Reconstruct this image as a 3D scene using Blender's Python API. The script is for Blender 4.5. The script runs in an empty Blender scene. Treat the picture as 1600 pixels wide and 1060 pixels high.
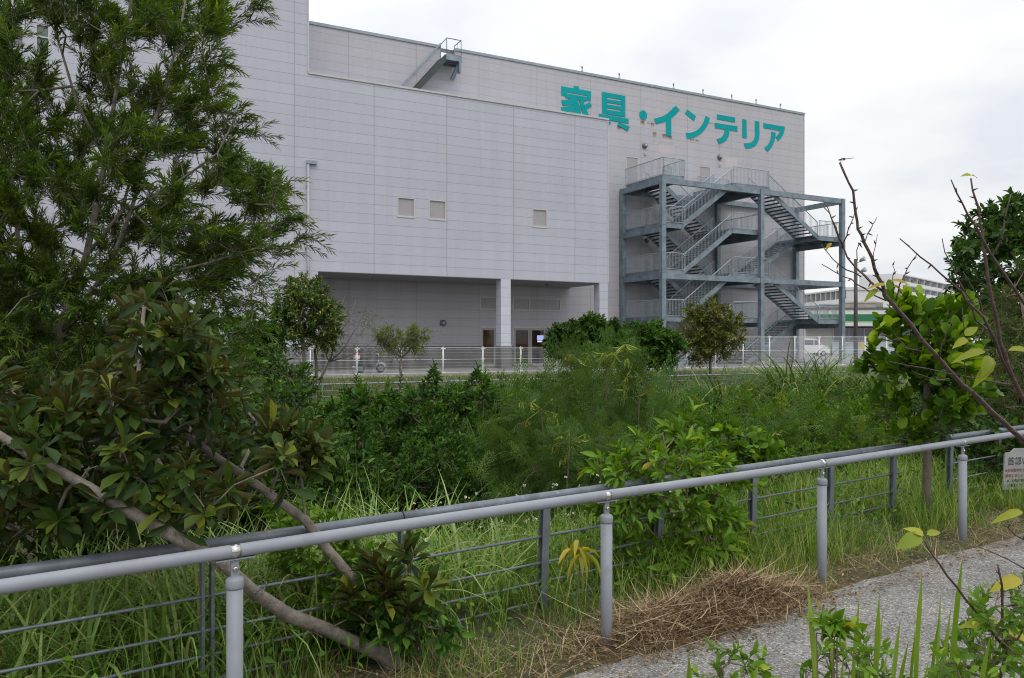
import bpy, math, random
import numpy as np
from mathutils import Vector, Matrix, noise as mnoise

random.seed(7)
R = np.random.default_rng(11)
SC = bpy.context.scene
COL = SC.collection
F = 1244.0          # focal length in photo pixels (28 mm equivalent)
CAMH = 1.6
HZ = 535.0          # horizon row of the photo
RAD = math.radians

# ------------------------------------------------------------------ frames
def P(u, v, z):
    """point seen at photo pixel (u,v) at depth z"""
    return np.array([(u - 800) / F * z, z, CAMH + (HZ - v) / F * z])

BD = np.array([.8866, .4626]); BN = np.array([-.4626, .8866])   # building axes: along the facade, away from camera
BANG = math.atan2(.4626, .8866)
def B(s, p, h):
    xy = s * BD + p * BN
    return np.array([xy[0], xy[1], h])
def s_at(u, p):
    return p * math.tan(RAD(27.55) + math.atan((u - 800) / F))
def h_at(u, v, p):
    q = B(s_at(u, p), p, 0)
    return CAMH + (HZ - v) / F * q[1]
def BP(u, v, p):
    return (s_at(u, p), h_at(u, v, p))

P1 = np.array([-1.069, 3.07]); FD = np.array([.8152, .5792]); FN = np.array([-.5792, .8152])   # hand rail line
def q_of(x, y):
    return (x - P1[0]) * FN[0] + (y - P1[1]) * FN[1]
def G_at(u, off):
    """point on the line parallel to the hand rail (offset off) seen at photo column u"""
    g = P1 + FN * off
    t = (u - 800) / F
    k = (t * g[1] - g[0]) / (FD[0] - t * FD[1])
    return g + FD * k

def sstep(a, b, x):
    t = np.clip((x - a) / (b - a), 0, 1)
    return t * t * (3 - 2 * t)
def ground_h(x, y):
    x = np.asarray(x, float); y = np.asarray(y, float)
    q = q_of(x, y); p = -.4626 * x + .8866 * y
    hA = -2.3 * sstep(1.2, 6.5, q)
    hB = -2.3 + 1.7 * sstep(19.5, 26.8, p) + .70 * sstep(27.2, 33.2, p)
    h = np.maximum(hA, hB)
    # a side bank closes the ditch on the right, under the trees there
    h = h + (0.0 - h) * sstep(5.0, 9.0, x - .35 * (y - 8)) * sstep(26, 18, p) * (q > 0)
    return h

# ------------------------------------------------------------------ objects
def tag(o, label=None, cat=None, group=None, kind=None):
    if label: o['label'] = label
    if cat: o['category'] = cat
    if group: o['group'] = group
    if kind: o['kind'] = kind
    return o
def thing(name, label, cat, loc=(0, 0, 0), rotz=0.0, group=None):
    o = bpy.data.objects.new(name, None)
    o.empty_display_size = .2
    COL.objects.link(o)
    o.location = tuple(float(a) for a in loc); o.rotation_euler = (0, 0, rotz)
    return tag(o, label, cat, group)
def link(name, me, mat=None, parent=None):
    o = bpy.data.objects.new(name, me); COL.objects.link(o)
    if mat is not None: me.materials.append(mat)
    if parent is not None: o.parent = parent
    return o
def kids(o):
    return [c for c in bpy.data.objects if c.parent == o]
def copy_tree(o, parent=None):
    chs = kids(o)
    c = o.copy(); COL.objects.link(c)
    if parent is not None: c.parent = parent
    for ch in chs: copy_tree(ch, c)
    return c

class MB:
    """collects polygons, builds one mesh"""
    def __init__(s): s.v = []; s.f = []; s.sm = []
    def face(s, pts, smooth=False):
        i = len(s.v); s.v += [tuple(map(float, p)) for p in pts]
        s.f.append(tuple(range(i, i + len(pts)))); s.sm.append(smooth); return s
    def box(s, x0, x1, y0, y1, z0, z1):
        i = len(s.v)
        s.v += [(x0,y0,z0),(x1,y0,z0),(x1,y1,z0),(x0,y1,z0),(x0,y0,z1),(x1,y0,z1),(x1,y1,z1),(x0,y1,z1)]
        for f in ((0,3,2,1),(4,5,6,7),(0,1,5,4),(1,2,6,5),(2,3,7,6),(3,0,4,7)):
            s.f.append(tuple(i + k for k in f)); s.sm.append(False)
        return s
    def bar(s, a, b, w, h, up=(0, 0, 1)):
        a = np.array(a, float); b = np.array(b, float); d = b - a; d /= np.linalg.norm(d)
        up = np.array(up, float)
        if abs(d @ up) > .98: up = np.array([1., 0, 0])
        x = np.cross(d, up); x /= np.linalg.norm(x); z = np.cross(x, d)
        i = len(s.v)
        for c in (a, b):
            for sx, sz in ((-1,-1),(1,-1),(1,1),(-1,1)):
                s.v.append(tuple(c + x * sx * w / 2 + z * sz * h / 2))
        for f in ((0,1,2,3),(7,6,5,4),(0,4,5,1),(1,5,6,2),(2,6,7,3),(3,7,4,0)):
            s.f.append(tuple(i + k for k in f)); s.sm.append(False)
        return s
    def tube(s, pts, rad, n=10, cap=True):
        pts = [np.array(p, float) for p in pts]
        if not hasattr(rad, '__len__'): rad = [rad] * len(pts)
        i0 = len(s.v); ref = None
        for k, p in enumerate(pts):
            d = pts[min(k + 1, len(pts) - 1)] - pts[max(k - 1, 0)]; d = d / (np.linalg.norm(d) + 1e-9)
            if ref is None:
                ref = np.array([0, 0, 1.]) if abs(d[2]) < .9 else np.array([1., 0, 0])
            x = np.cross(d, ref); x /= np.linalg.norm(x) + 1e-9; ref = np.cross(x, d)
            for j in range(n):
                a = 2 * math.pi * j / n
                s.v.append(tuple(p + rad[k] * (math.cos(a) * x + math.sin(a) * ref)))
        for k in range(len(pts) - 1):
            for j in range(n):
                a = i0 + k * n + j; b = i0 + k * n + (j + 1) % n
                s.f.append((a, b, b + n, a + n)); s.sm.append(True)
        if cap:
            s.f.append(tuple(i0 + j for j in reversed(range(n)))); s.sm.append(False)
            e = i0 + (len(pts) - 1) * n
            s.f.append(tuple(e + j for j in range(n))); s.sm.append(False)
        return s
    def prism(s, poly, f0, f1):
        """poly: 2-d outline; f0,f1 map (a,b)->3-d point for back and front"""
        n = len(poly); i = len(s.v)
        s.v += [tuple(map(float, f0(*p))) for p in poly] + [tuple(map(float, f1(*p))) for p in poly]
        s.f.append(tuple(i + k for k in range(n))); s.f.append(tuple(i + n + k for k in reversed(range(n))))
        s.sm += [False, False]
        for k in range(n):
            s.f.append((i + k, i + n + k, i + n + (k + 1) % n, i + (k + 1) % n)); s.sm.append(False)
        return s
    def mesh(s, name):
        me = bpy.data.meshes.new(name); me.from_pydata(s.v, [], s.f)
        me.polygons.foreach_set('use_smooth', s.sm); me.update(); return me
    def build(s, name, mat, parent=None):
        return link(name, s.mesh(name), mat, parent)

class Soup:
    """numpy triangle soup with one random value per leaf"""
    def __init__(s): s.v = []; s.t = []; s.r = []; s.n = 0
    def add(s, v, t, r=None):
        v = np.asarray(v, float).reshape(-1, 3); t = np.asarray(t, int).reshape(-1, 3)
        if r is None: r = np.zeros(len(v))
        s.v.append(v); s.t.append(t + s.n); s.r.append(r); s.n += len(v)
    def inst(s, tpl, pos, axis, nrm, L, W, r=None):
        tv, tt = tpl; n = len(pos)
        if n == 0: return
        y = axis / (np.linalg.norm(axis, axis=1, keepdims=True) + 1e-9)
        x = np.cross(y, nrm); x /= np.linalg.norm(x, axis=1, keepdims=True) + 1e-9
        z = np.cross(x, y)
        L = np.broadcast_to(np.asarray(L, float), (n,)); W = np.broadcast_to(np.asarray(W, float), (n,))
        V = (pos[:, None] + x[:, None] * (tv[None, :, 0:1] * W[:, None, None])
             + y[:, None] * (tv[None, :, 1:2] * L[:, None, None]) + z[:, None] * (tv[None, :, 2:3] * L[:, None, None]))
        T = tt[None] + (np.arange(n) * len(tv))[:, None, None]
        if r is None: r = R.random(n)
        s.add(V, T, np.repeat(r, len(tv)))
    def tubes(s, A, Bv, ra, rb, k=4):
        A = np.asarray(A, float).reshape(-1, 3); Bv = np.asarray(Bv, float).reshape(-1, 3); n = len(A)
        if n == 0: return
        ra = np.broadcast_to(np.asarray(ra, float), (n,)); rb = np.broadcast_to(np.asarray(rb, float), (n,))
        d = Bv - A; d /= np.linalg.norm(d, axis=1, keepdims=True) + 1e-9
        ref = np.where(np.abs(d[:, 2:3]) < .9, np.array([[0, 0, 1.]]), np.array([[1., 0, 0]]))
        x = np.cross(d, ref); x /= np.linalg.norm(x, axis=1, keepdims=True) + 1e-9; z = np.cross(x, d)
        an = np.arange(k) * 2 * math.pi / k + math.pi / 4
        ring = np.cos(an)[None, :, None] * x[:, None] + np.sin(an)[None, :, None] * z[:, None]
        V = np.concatenate([A[:, None] + ring * ra[:, None, None], Bv[:, None] + ring * rb[:, None, None]], 1)
        j = np.arange(k); j2 = (j + 1) % k
        tt = np.concatenate([np.stack([j, j2, j2 + k], 1), np.stack([j, j2 + k, j + k], 1)])
        T = tt[None] + (np.arange(n) * 2 * k)[:, None, None]
        s.add(V, T, np.repeat(R.random(n), 2 * k))
    def path(s, pts, rad, k=7):
        mb = MB(); mb.tube(pts, rad, k, cap=True)
        tr = []
        for f in mb.f:
            for i in range(1, len(f) - 1): tr.append((f[0], f[i], f[i + 1]))
        s.add(np.array(mb.v), np.array(tr), np.full(len(mb.v), R.random()))
    def build(s, name, mat, parent=None, smooth=False, org=None):
        me = bpy.data.meshes.new(name)
        v = np.concatenate(s.v); t = np.concatenate(s.t); r = np.concatenate(s.r)
        if org is not None: v = v - np.asarray(org)[None]
        me.vertices.add(len(v)); me.vertices.foreach_set('co', v.astype(np.float32).ravel())
        me.loops.add(len(t) * 3); me.loops.foreach_set('vertex_index', t.astype(np.int32).ravel())
        me.polygons.add(len(t)); me.polygons.foreach_set('loop_start', (np.arange(len(t)) * 3).astype(np.int32))
        me.polygons.foreach_set('use_smooth', np.full(len(t), smooth))
        a = me.attributes.new('rnd', 'FLOAT', 'POINT'); a.data.foreach_set('value', r.astype(np.float32))
        me.update(calc_edges=True)
        return link(name, me, mat, parent)

# ------------------------------------------------------------------ materials
def newmat(name):
    m = bpy.data.materials.new(name); m.use_nodes = True
    nt = m.node_tree; nt.nodes.clear()
    out = nt.nodes.new('ShaderNodeOutputMaterial'); bs = nt.nodes.new('ShaderNodeBsdfPrincipled')
    nt.links.new(bs.outputs[0], out.inputs[0])
    return m, nt, bs, out
def nd(nt, typ, ins=None, **kw):
    n = nt.nodes.new(typ)
    for k, v in kw.items(): setattr(n, k, v)
    for k, v in (ins or {}).items():
        if isinstance(v, bpy.types.NodeSocket): nt.links.new(v, n.inputs[k])
        else: n.inputs[k].default_value = v
    return n
def mth(nt, op, a, b=0.0, c=0.0):
    n = nt.nodes.new('ShaderNodeMath'); n.operation = op
    for i, v in enumerate((a, b, c)):
        if isinstance(v, bpy.types.NodeSocket): nt.links.new(v, n.inputs[i])
        else: n.inputs[i].default_value = v
    return n.outputs[0]
def mixc(nt, fac, a, b, bt='MIX'):
    n = nt.nodes.new('ShaderNodeMix'); n.data_type = 'RGBA'; n.blend_type = bt
    for i, v in ((0, fac), (6, a), (7, b)):
        if isinstance(v, bpy.types.NodeSocket): nt.links.new(v, n.inputs[i])
        else: n.inputs[i].default_value = v if i == 0 else (*v, 1) if len(v) == 3 else v
    return n.outputs[2]
def ramp(nt, fac, stops, interp='LINEAR'):
    n = nt.nodes.new('ShaderNodeValToRGB'); n.color_ramp.interpolation = interp
    e = n.color_ramp.elements
    while len(e) < len(stops): e.new(.5)
    for k, (p, c) in enumerate(stops):
        e[k].position = p; e[k].color = (*c, 1) if len(c) == 3 else c
    nt.links.new(fac, n.inputs[0]); return n.outputs[0]
def simple(name, col, rough=.55, metal=0.0, var=.18, scale=6.0, bump=0.0, stain=None, spec=.5):
    m, nt, bs, out = newmat(name)
    tc = nd(nt, 'ShaderNodeTexCoord')
    no = nd(nt, 'ShaderNodeTexNoise', {'Vector': tc.outputs['Object'], 'Scale': scale, 'Detail': 6.0, 'Roughness': .65})
    lo = tuple(c * (1 - var) for c in col); hi = tuple(min(1, c * (1 + var)) for c in col)
    c = ramp(nt, no.outputs[0], [(.3, lo), (.7, hi)])
    if stain:
        n2 = nd(nt, 'ShaderNodeTexNoise', {'Vector': tc.outputs['Object'], 'Scale': scale * 2.7, 'Detail': 8.0, 'Roughness': .75})
        k = ramp(nt, n2.outputs[0], [(.56, (0, 0, 0)), (.70, (1, 1, 1))])
        c = mixc(nt, k, c, stain)
    nt.links.new(c, bs.inputs['Base Color'])
    bs.inputs['Roughness'].default_value = rough; bs.inputs['Metallic'].default_value = metal
    bs.inputs['Specular IOR Level'].default_value = spec
    if bump:
        b = nd(nt, 'ShaderNodeBump', {'Height': no.outputs[0], 'Strength': bump, 'Distance': .02})
        nt.links.new(b.outputs[0], bs.inputs['Normal'])
    return m
LG = (1.27, 1.30, .95)
def leafmat(name, stops, rough=.45, trans=.25, spec=.4, back=None, gain=True):
    if gain: stops = [(p, tuple(min(.6, a * b) for a, b in zip(c, LG))) for p, c in stops]
    m, nt, bs, out = newmat(name)
    at = nd(nt, 'ShaderNodeAttribute', attribute_name='rnd')
    c = ramp(nt, at.outputs['Fac'], stops)
    if back:
        ge = nd(nt, 'ShaderNodeNewGeometry')
        c = mixc(nt, ge.outputs['Backfacing'], c, back)
    nt.links.new(c, bs.inputs['Base Color'])
    bs.inputs['Roughness'].default_value = rough; bs.inputs['Specular IOR Level'].default_value = spec
    tl = nd(nt, 'ShaderNodeBsdfTranslucent')
    hs = nd(nt, 'ShaderNodeHueSaturation', {'Color': c, 'Saturation': 1.1, 'Value': 1.5, 'Hue': .485})
    nt.links.new(hs.outputs[0], tl.inputs[0])
    mx = nd(nt, 'ShaderNodeMixShader', {0: trans})
    nt.links.new(bs.outputs[0], mx.inputs[1]); nt.links.new(tl.outputs[0], mx.inputs[2])
    nt.links.new(mx.outputs[0], out.inputs[0])
    return m
def panelmat(name, col, x0, z0, sx=4.0, sz=.5, seam=(.33, .27, .26), groove=(.27, .26, .28), yaxis=False):
    m, nt, bs, out = newmat(name)
    tc = nd(nt, 'ShaderNodeTexCoord'); sp = nd(nt, 'ShaderNodeSeparateXYZ', {0: tc.outputs['Object']})
    X = sp.outputs[1] if yaxis else sp.outputs[0]; Z = sp.outputs[2]
    dz = mth(nt, 'PINGPONG', mth(nt, 'SUBTRACT', Z, z0), sz / 2)
    dx = mth(nt, 'PINGPONG', mth(nt, 'SUBTRACT', X, x0), sx / 2)
    gm = mth(nt, 'LESS_THAN', dz, .011); sm = mth(nt, 'LESS_THAN', dx, .026)
    # each panel a slightly different tone, plus weathering streaks and blotches
    ix = mth(nt, 'FLOOR', mth(nt, 'DIVIDE', mth(nt, 'SUBTRACT', X, x0), sx)); iz = mth(nt, 'FLOOR', mth(nt, 'DIVIDE', mth(nt, 'SUBTRACT', Z, z0), sz))
    cv = nd(nt, 'ShaderNodeCombineXYZ', {0: ix, 1: iz})
    wn = nd(nt, 'ShaderNodeTexWhiteNoise', {0: cv.outputs[0]}, noise_dimensions='2D')
    mp = nd(nt, 'ShaderNodeMapping', {0: tc.outputs['Object'], 3: (1.6, 1.6, .12)})
    st = nd(nt, 'ShaderNodeTexNoise', {'Vector': mp.outputs[0], 'Scale': 1.0, 'Detail': 7.0, 'Roughness': .7})
    bl = nd(nt, 'ShaderNodeTexNoise', {'Vector': tc.outputs['Object'], 'Scale': .16, 'Detail': 4.0})
    v = mth(nt, 'MULTIPLY_ADD', wn.outputs[0], .045, .978)
    v = mth(nt, 'MULTIPLY', v, mth(nt, 'MULTIPLY_ADD', st.outputs[0], .24, .88))
    mp2 = nd(nt, 'ShaderNodeMapping', {0: tc.outputs['Object'], 3: (5, 5, .22)})
    s2 = nd(nt, 'ShaderNodeTexNoise', {'Vector': mp2.outputs[0], 'Scale': 1.0, 'Detail': 4.0, 'Roughness': .6})
    k2 = nd(nt, 'ShaderNodeMapRange', {0: s2.outputs[0], 1: .58, 2: .75, 3: 1.0, 4: .90})
    v = mth(nt, 'MULTIPLY', v, k2.outputs[0])
    v = mth(nt, 'MULTIPLY', v, mth(nt, 'MULTIPLY_ADD', bl.outputs[0], .20, .90))
    # fine horizontal ribs of the panels
    rb = mth(nt, 'SINE', mth(nt, 'MULTIPLY', Z, 2 * math.pi / .0625))
    v = mth(nt, 'MULTIPLY', v, mth(nt, 'MULTIPLY_ADD', rb, .012, 1.0))
    hs = nd(nt, 'ShaderNodeHueSaturation', {'Color': (*col, 1), 'Value': v})
    c = mixc(nt, mth(nt, 'MULTIPLY', gm, .75), hs.outputs[0], groove)
    c = mixc(nt, mth(nt, 'MULTIPLY', sm, .62), c, seam)
    nt.links.new(c, bs.inputs['Base Color']); bs.inputs['Roughness'].default_value = .5
    bs.inputs['Specular IOR Level'].default_value = .35
    hgt = mth(nt, 'SUBTRACT', mth(nt, 'SUBTRACT', 1.0, gm), mth(nt, 'MULTIPLY', rb, -.03))
    b = nd(nt, 'ShaderNodeBump', {'Height': hgt, 'Strength': .35, 'Distance': .02})
    nt.links.new(b.outputs[0], bs.inputs['Normal'])
    return m
# ------------------------------------------------------------------ shared materials
M = {}
WALL = (.487, .497, .567); WALL2 = (.475, .465, .505)
M['front'] = panelmat('metal_panel_front', WALL, 0.0, 4.97)
M['rear'] = panelmat('metal_panel_rear', WALL2, 3.9, 5.4, seam=(.36, .31, .32), groove=(.31, .30, .33))
M['side'] = panelmat('metal_panel_side', WALL2, 1.0, 4.97, yaxis=True)
M['pier'] = panelmat('metal_panel_pier', (.55, .57, .63), 300, 4.97, seam=(.5, .48, .5), groove=(.33, .32, .34))
M['shutter'] = simple('beige_shutter', (.375, .35, .365), .5, 0, .06, 3)
M['trim'] = simple('pale_trim', (.54, .53, .54), .45, 0, .08, 4)
M['coping'] = simple('blue_grey_coping', (.30, .34, .38), .4, .3, .15, 3)
M['plinth'] = None
M['soffit'] = simple('soffit_board', (.27, .27, .275), .7, 0, .08, 2)
M['concrete'] = simple('concrete', (.36, .35, .33), .85, 0, .22, 5, .3, stain=(.22, .21, .19))
M['roof'] = simple('roof_sheet', (.35, .35, .36), .7)
M['galv'] = simple('galvanised_steel', (.215, .265, .305), .5, .35, .32, 2.2, 0, stain=(.31, .345, .37))
M['galvdark'] = simple('galvanised_tread', (.15, .175, .20), .6, .3, .25, 4)
M['galvrail'] = simple('galvanised_rail', (.38, .43, .47), .5, .3, .18, 6)
M['teal'] = simple('teal_letter', (.0, .34, .355), .6, 0, .08, 1.2, spec=.15)
M['steelwhite'] = simple('white_painted_wire', (.86, .87, .88), .4, 0, .08, 4)
M['lampgrey'] = simple('lamp_grey', (.16, .18, .19), .4, .2, .1, 9)
M['pipe'] = simple('grey_pipe', (.40, .40, .43), .5, 0, .12, 3)
M['white'] = simple('white_plastic', (.60, .60, .58), .4, 0, .05, 9)
M['dark'] = simple('dark_interior', (.03, .03, .032), .8)
M['wood'] = simple('interior_wood', (.40, .27, .17), .6, 0, .3, 2)
M['black'] = simple('black_rubber', (.02, .02, .02), .6)
def glassmat():
    m, nt, bs, out = newmat('door_glass')
    gl = nd(nt, 'ShaderNodeBsdfGlossy', {'Color': (.9, .9, .9, 1), 'Roughness': .02}); tr = nd(nt, 'ShaderNodeBsdfTransparent', {'Color': (.55, .56, .55, 1)})
    fr = nd(nt, 'ShaderNodeFresnel', {'IOR': 1.5}); mx = nd(nt, 'ShaderNodeMixShader', {0: fr.outputs[0]})
    nt.links.new(tr.outputs[0], mx.inputs[1]); nt.links.new(gl.outputs[0], mx.inputs[2]); nt.links.new(mx.outputs[0], out.inputs[0])
    return m
M['glass'] = glassmat()
def darkglass():
    m, nt, bs, out = newmat('window_glass'); bs.inputs['Base Color'].default_value = (.16, .18, .21, 1)
    bs.inputs['Roughness'].default_value = .08; return m
M['wglass'] = darkglass()
def emit(name, col, st):
    m, nt, bs, out = newmat(name); bs.inputs['Emission Color'].default_value = (*col, 1); bs.inputs['Emission Strength'].default_value = st
    bs.inputs['Base Color'].default_value = (.02, .02, .02, 1); return m
def brickmat():
    m, nt, bs, out = newmat('dark_plinth_tile')
    tc = nd(nt, 'ShaderNodeTexCoord'); sp = nd(nt, 'ShaderNodeSeparateXYZ', {0: tc.outputs['Object']})
    cv = nd(nt, 'ShaderNodeCombineXYZ', {0: mth(nt, 'ADD', sp.outputs[0], sp.outputs[1]), 1: sp.outputs[2]})
    br = nd(nt, 'ShaderNodeTexBrick', {'Vector': cv.outputs[0], 'Color1': (.10, .09, .098, 1), 'Color2': (.13, .118, .125, 1), 'Mortar': (.17, .16, .16, 1),
            'Scale': 1.0, 'Mortar Size': .006, 'Brick Width': .23, 'Row Height': .065})
    nt.links.new(br.outputs[0], bs.inputs['Base Color']); bs.inputs['Roughness'].default_value = .55
    return m
M['plinth'] = brickmat()

# ------------------------------------------------------------------ the store building
S0, PF, HG = 8.5, 39.1, .12
def loc_s(u, p): return s_at(u, p) - S0
def loc_h(u, v, p): return h_at(u, v, p) - HG
bld = thing('store_building', 'large grey metal panelled store with teal lettering behind the overgrown ditch', 'building', B(S0, PF, HG), BANG)

def holed_wall(mb, s0, s1, h0, h1, holes, y, depth=.1, reveal=True):
    xs = sorted({s0, s1, *[a for h in holes for a in h[:2] if s0 < a < s1]}); zs = sorted({h0, h1, *[a for h in holes for a in h[2:4] if h0 < a < h1]})
    for i in range(len(xs) - 1):
        for j in range(len(zs) - 1):
            cx, cz = (xs[i] + xs[i + 1]) / 2, (zs[j] + zs[j + 1]) / 2
            if any(a < cx < b and c < cz < d for a, b, c, d, *_ in holes): continue
            mb.face([(xs[i], y, zs[j]), (xs[i + 1], y, zs[j]), (xs[i + 1], y, zs[j + 1]), (xs[i], y, zs[j + 1])])
    for a, b, c, d, *dd in holes:
        e = dd[0] if dd else depth
        if not e: continue
        mb.face([(a, y, c), (a, y, d), (a, y + e, d), (a, y + e, c)]); mb.face([(b, y, c), (b, y + e, c), (b, y + e, d), (b, y, d)])
        mb.face([(a, y, d), (b, y, d), (b, y + e, d), (a, y + e, d)]); mb.face([(a, y, c), (a, y + e, c), (b, y + e, c), (b, y, c)])

PR = 43.4; YR = PR - PF                     # rear wall plane
sRt = 18.3                                   # right end of the front block
def rect(u0, v0, u1, v1, p):
    um = (u0 + u1) / 2
    return (loc_s(u0, p), loc_s(u1, p), loc_h(um, v1, p), loc_h(um, v0, p))
sh = [rect(621, 309, 648, 339, PF), rect(670, 313, 697, 343, PF), rect(832, 327, 855, 355, PF)]
tw = [rect(-12, 10, 38, 76, PF), rect(55, 38, 78, 86, PF)]
rec = (1.15, 17.7, -.2, 4.97, 0)             # the open porch
mb = MB()
holed_wall(mb, -40, .65, -.3, 24, tw, 0)
holed_wall(mb, .65, sRt, -.3, 14.6, sh + [rec], 0)
# porch side wall, front-block right end, tower right flank, roofs
mb.face([(1.15, 0, -.3), (1.15, YR, -.3), (1.15, YR, 4.97), (1.15, 0, 4.97)])
mb.face([(sRt, 0, 4.97), (sRt, YR, 4.97), (sRt, YR, 14.6), (sRt, 0, 14.6)])
mb.face([(.65, 0, 14.6), (.65, 25, 14.6), (.65, 25, 24), (.65, 0, 24)])
mb.face([(.65, .3, 13.9), (sRt - .2, .3, 13.9), (sRt - .2, YR, 13.9), (.65, YR, 13.9)])
mb.face([(.65, .3, 13.9), (.65, .3, 14.6), (sRt, .3, 14.6), (sRt, .3, 13.9)])
mb.face([(-40, 0, 24), (.65, 0, 24), (.65, 25, 24), (-40, 25, 24)])
mb.face([(-40, 0, -.3), (-40, 0, 24), (-40, 25, 24), (-40, 25, -.3)])
mb.face([(-40, 25, -.3), (-40, 25, 24), (.65, 25, 24), (.65, 25, -.3)])
mb.build('front_wall', M['front'], bld)

DZ = 2.42
d1 = (20.55 - S0, 21.54 - S0, .02, DZ); d2 = (22.77 - S0, 26.2 - S0, .02, DZ)
cl = [(20.5 - S0, 21.55 - S0, 3.49, 4.2), (22.75 - S0, 26.1 - S0, 3.49, 4.2)]
ud = [(s_at(978, PR) - S0, s_at(997, PR) - S0, 11.75, 13.85), (s_at(1092, PR) - S0, s_at(1110, PR) - S0, 11.75, 13.85)]
notch = (17.9 - S0, 18.83 - S0, 17.98, 18.76, .6)
HT = 18.75; SE = 47.7 - S0
mb = MB()
holed_wall(mb, .65, SE, -.3, HT, [d1 + (.12,), d2 + (.12,), cl[0] + (.06,), cl[1] + (.06,), ud[0] + (.06,), ud[1] + (.06,), notch], YR)
for s0, s1 in ((.65, notch[0]), (notch[1], SE)):
    mb.face([(s0, YR + .6, 17.4), (s0, YR + .6, HT), (s1, YR + .6, HT), (s1, YR + .6, 17.4)])
mb.build('rear_wall', M['rear'], bld)
mb = MB()
mb.face([(SE, YR, -.3), (SE, 38, -.3), (SE, 38, HT), (SE, YR, HT)])
mb.face([(.65, 38, -.3), (.65, 38, HT), (SE, 38, HT), (SE, 38, -.3)])
mb.build('end_wall', M['side'], bld)
mb = MB(); mb.face([(.65, YR + .6, 17.9), (SE, YR + .6, 17.9), (SE, 38, 17.9), (.65, 38, 17.9)]); mb.build('roof', M['roof'], bld)
# copings and corner trims
mb = MB(); mb.box(.66, notch[0], YR - .06, YR + .66, HT, HT + .16); mb.box(notch[1], SE + .06, YR - .06, YR + .66, HT + .002, HT + .162)
mb.box(SE - .55, SE + .06, YR + .67, 38, HT + .001, HT + .161); mb.build('coping', M['coping'], bld)
mb = MB(); mb.box(.66, sRt + .05, -.05, .36, 14.6, 14.70); mb.build('coping', M['trim'], bld)
mb = MB(); mb.box(.63, .70, -.03, .04, 14.71, 24.1); mb.build('corner_trim', M['trim'], bld)
mb = MB(); mb.box(sRt - .05, sRt + .03, -.025, .055, 4.99, 14.59); mb.build('corner_trim', M['trim'], bld); mb = MB(); mb.box(SE - .05, SE + .03, YR - .025, YR + .05, 0, HT - .01)
mb.build('corner_trim', M['trim'], bld)
mb = MB(); mb.box(1.16, sRt - .01, .002, YR - .002, 4.955, 4.969); mb.build('soffit', M['soffit'], bld)
mb = MB(); mb.tube([(15.4, 2.2, 4.95), (15.4, 2.2, 4.90)], .12, 14); mb.build('soffit_lamp', M['lampgrey'], bld)
mb = MB(); mb.box(1.15, sRt + .2, -.2, YR, -.25, .015); mb.build('porch_floor', simple('porch_paving', (.22, .21, .20), .8, 0, .15, 4), bld)
# plinth of dark tiles
mb = MB(); mb.box(-40, 1.149, -.06, -.002, -.2, 1.25); mb.build('plinth', M['plinth'], bld)
for xa, xb in ((1.16, d1[0]), (d1[1], d2[0]), (d2[1], 22.2)):
    mb = MB(); mb.box(xa, xb, YR - .06, YR - .002, .016, 1.25); mb.build('plinth', M['plinth'], bld)
for c0 in (19.72 - S0, 17.7):
    c = MB(); c.box(c0, c0 + .6, .0 if c0 < 15 else .001, .6, 1.3, 4.968); col = c.build('column', M['pier'], bld)
    c = MB(); c.box(c0 - .03, c0 + .63, -.03, .63, .016, 1.29); c.build('column_base', M['plinth'], bld)
    c = MB(); c.box(c0 - .045, c0 + .645, -.045, .645, 1.25, 1.31); c.build('column_ledge', M['trim'], bld)
# blank shutters
for a, b, c, d in sh:
    m_ = MB(); m_.box(a + .05, b - .05, .055, .075, c + .05, d - .05); w = m_.build('window', M['shutter'], bld)
    f = MB(); f.box(a, a + .05, -.012, .08, c, d); f.box(b - .05, b, -.012, .08, c, d); f.box(a + .05, b - .05, -.012, .08, d - .05, d); f.box(a - .02, b + .02, -.03, .08, c - .05, c + .05)
    f.build('window_frame', M['trim'], w)
for a, b, c, d in tw:
    m_ = MB(); m_.box(a + .05, b - .05, .055, .075, c + .05, d - .05); w = m_.build('window', M['wglass'], bld)
    f = MB(); f.box(a, a + .06, -.02, .08, c, d); f.box(b - .06, b, -.02, .08, c, d); f.box(a + .06, b - .06, -.02, .08, d - .06, d); f.box(a + .06, b - .06, -.02, .08, c, c + .06)
    mz = c + (d - c) * .58; f.box(a + .06, b - .06, -.015, .078, mz - .03, mz + .03); f.build('window_frame', M['trim'], w)
# clerestory panels
for a, b, c, d in cl:
    n = max(1, round((b - a) / 1.1)); w_ = (b - a) / n
    for k in range(n):
        m_ = MB(); m_.box(a + k * w_ + .035, a + (k + 1) * w_ - .035, YR + .02, YR + .05, c + .03, d - .03); m_.build('window', M['shutter'], bld)
    f = MB()
    for k in range(n + 1): f.box(a + k * w_ - .03, a + k * w_ + .03, YR - .01, YR + .058, c - .02, d + .02)
    f.box(a + .02, b - .02, YR - .008, YR + .05, d - .03, d + .018); f.box(a + .02, b - .02, YR - .008, YR + .05, c - .018, c + .03)
    f.build('window_frame', M['trim'], bld)
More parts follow.
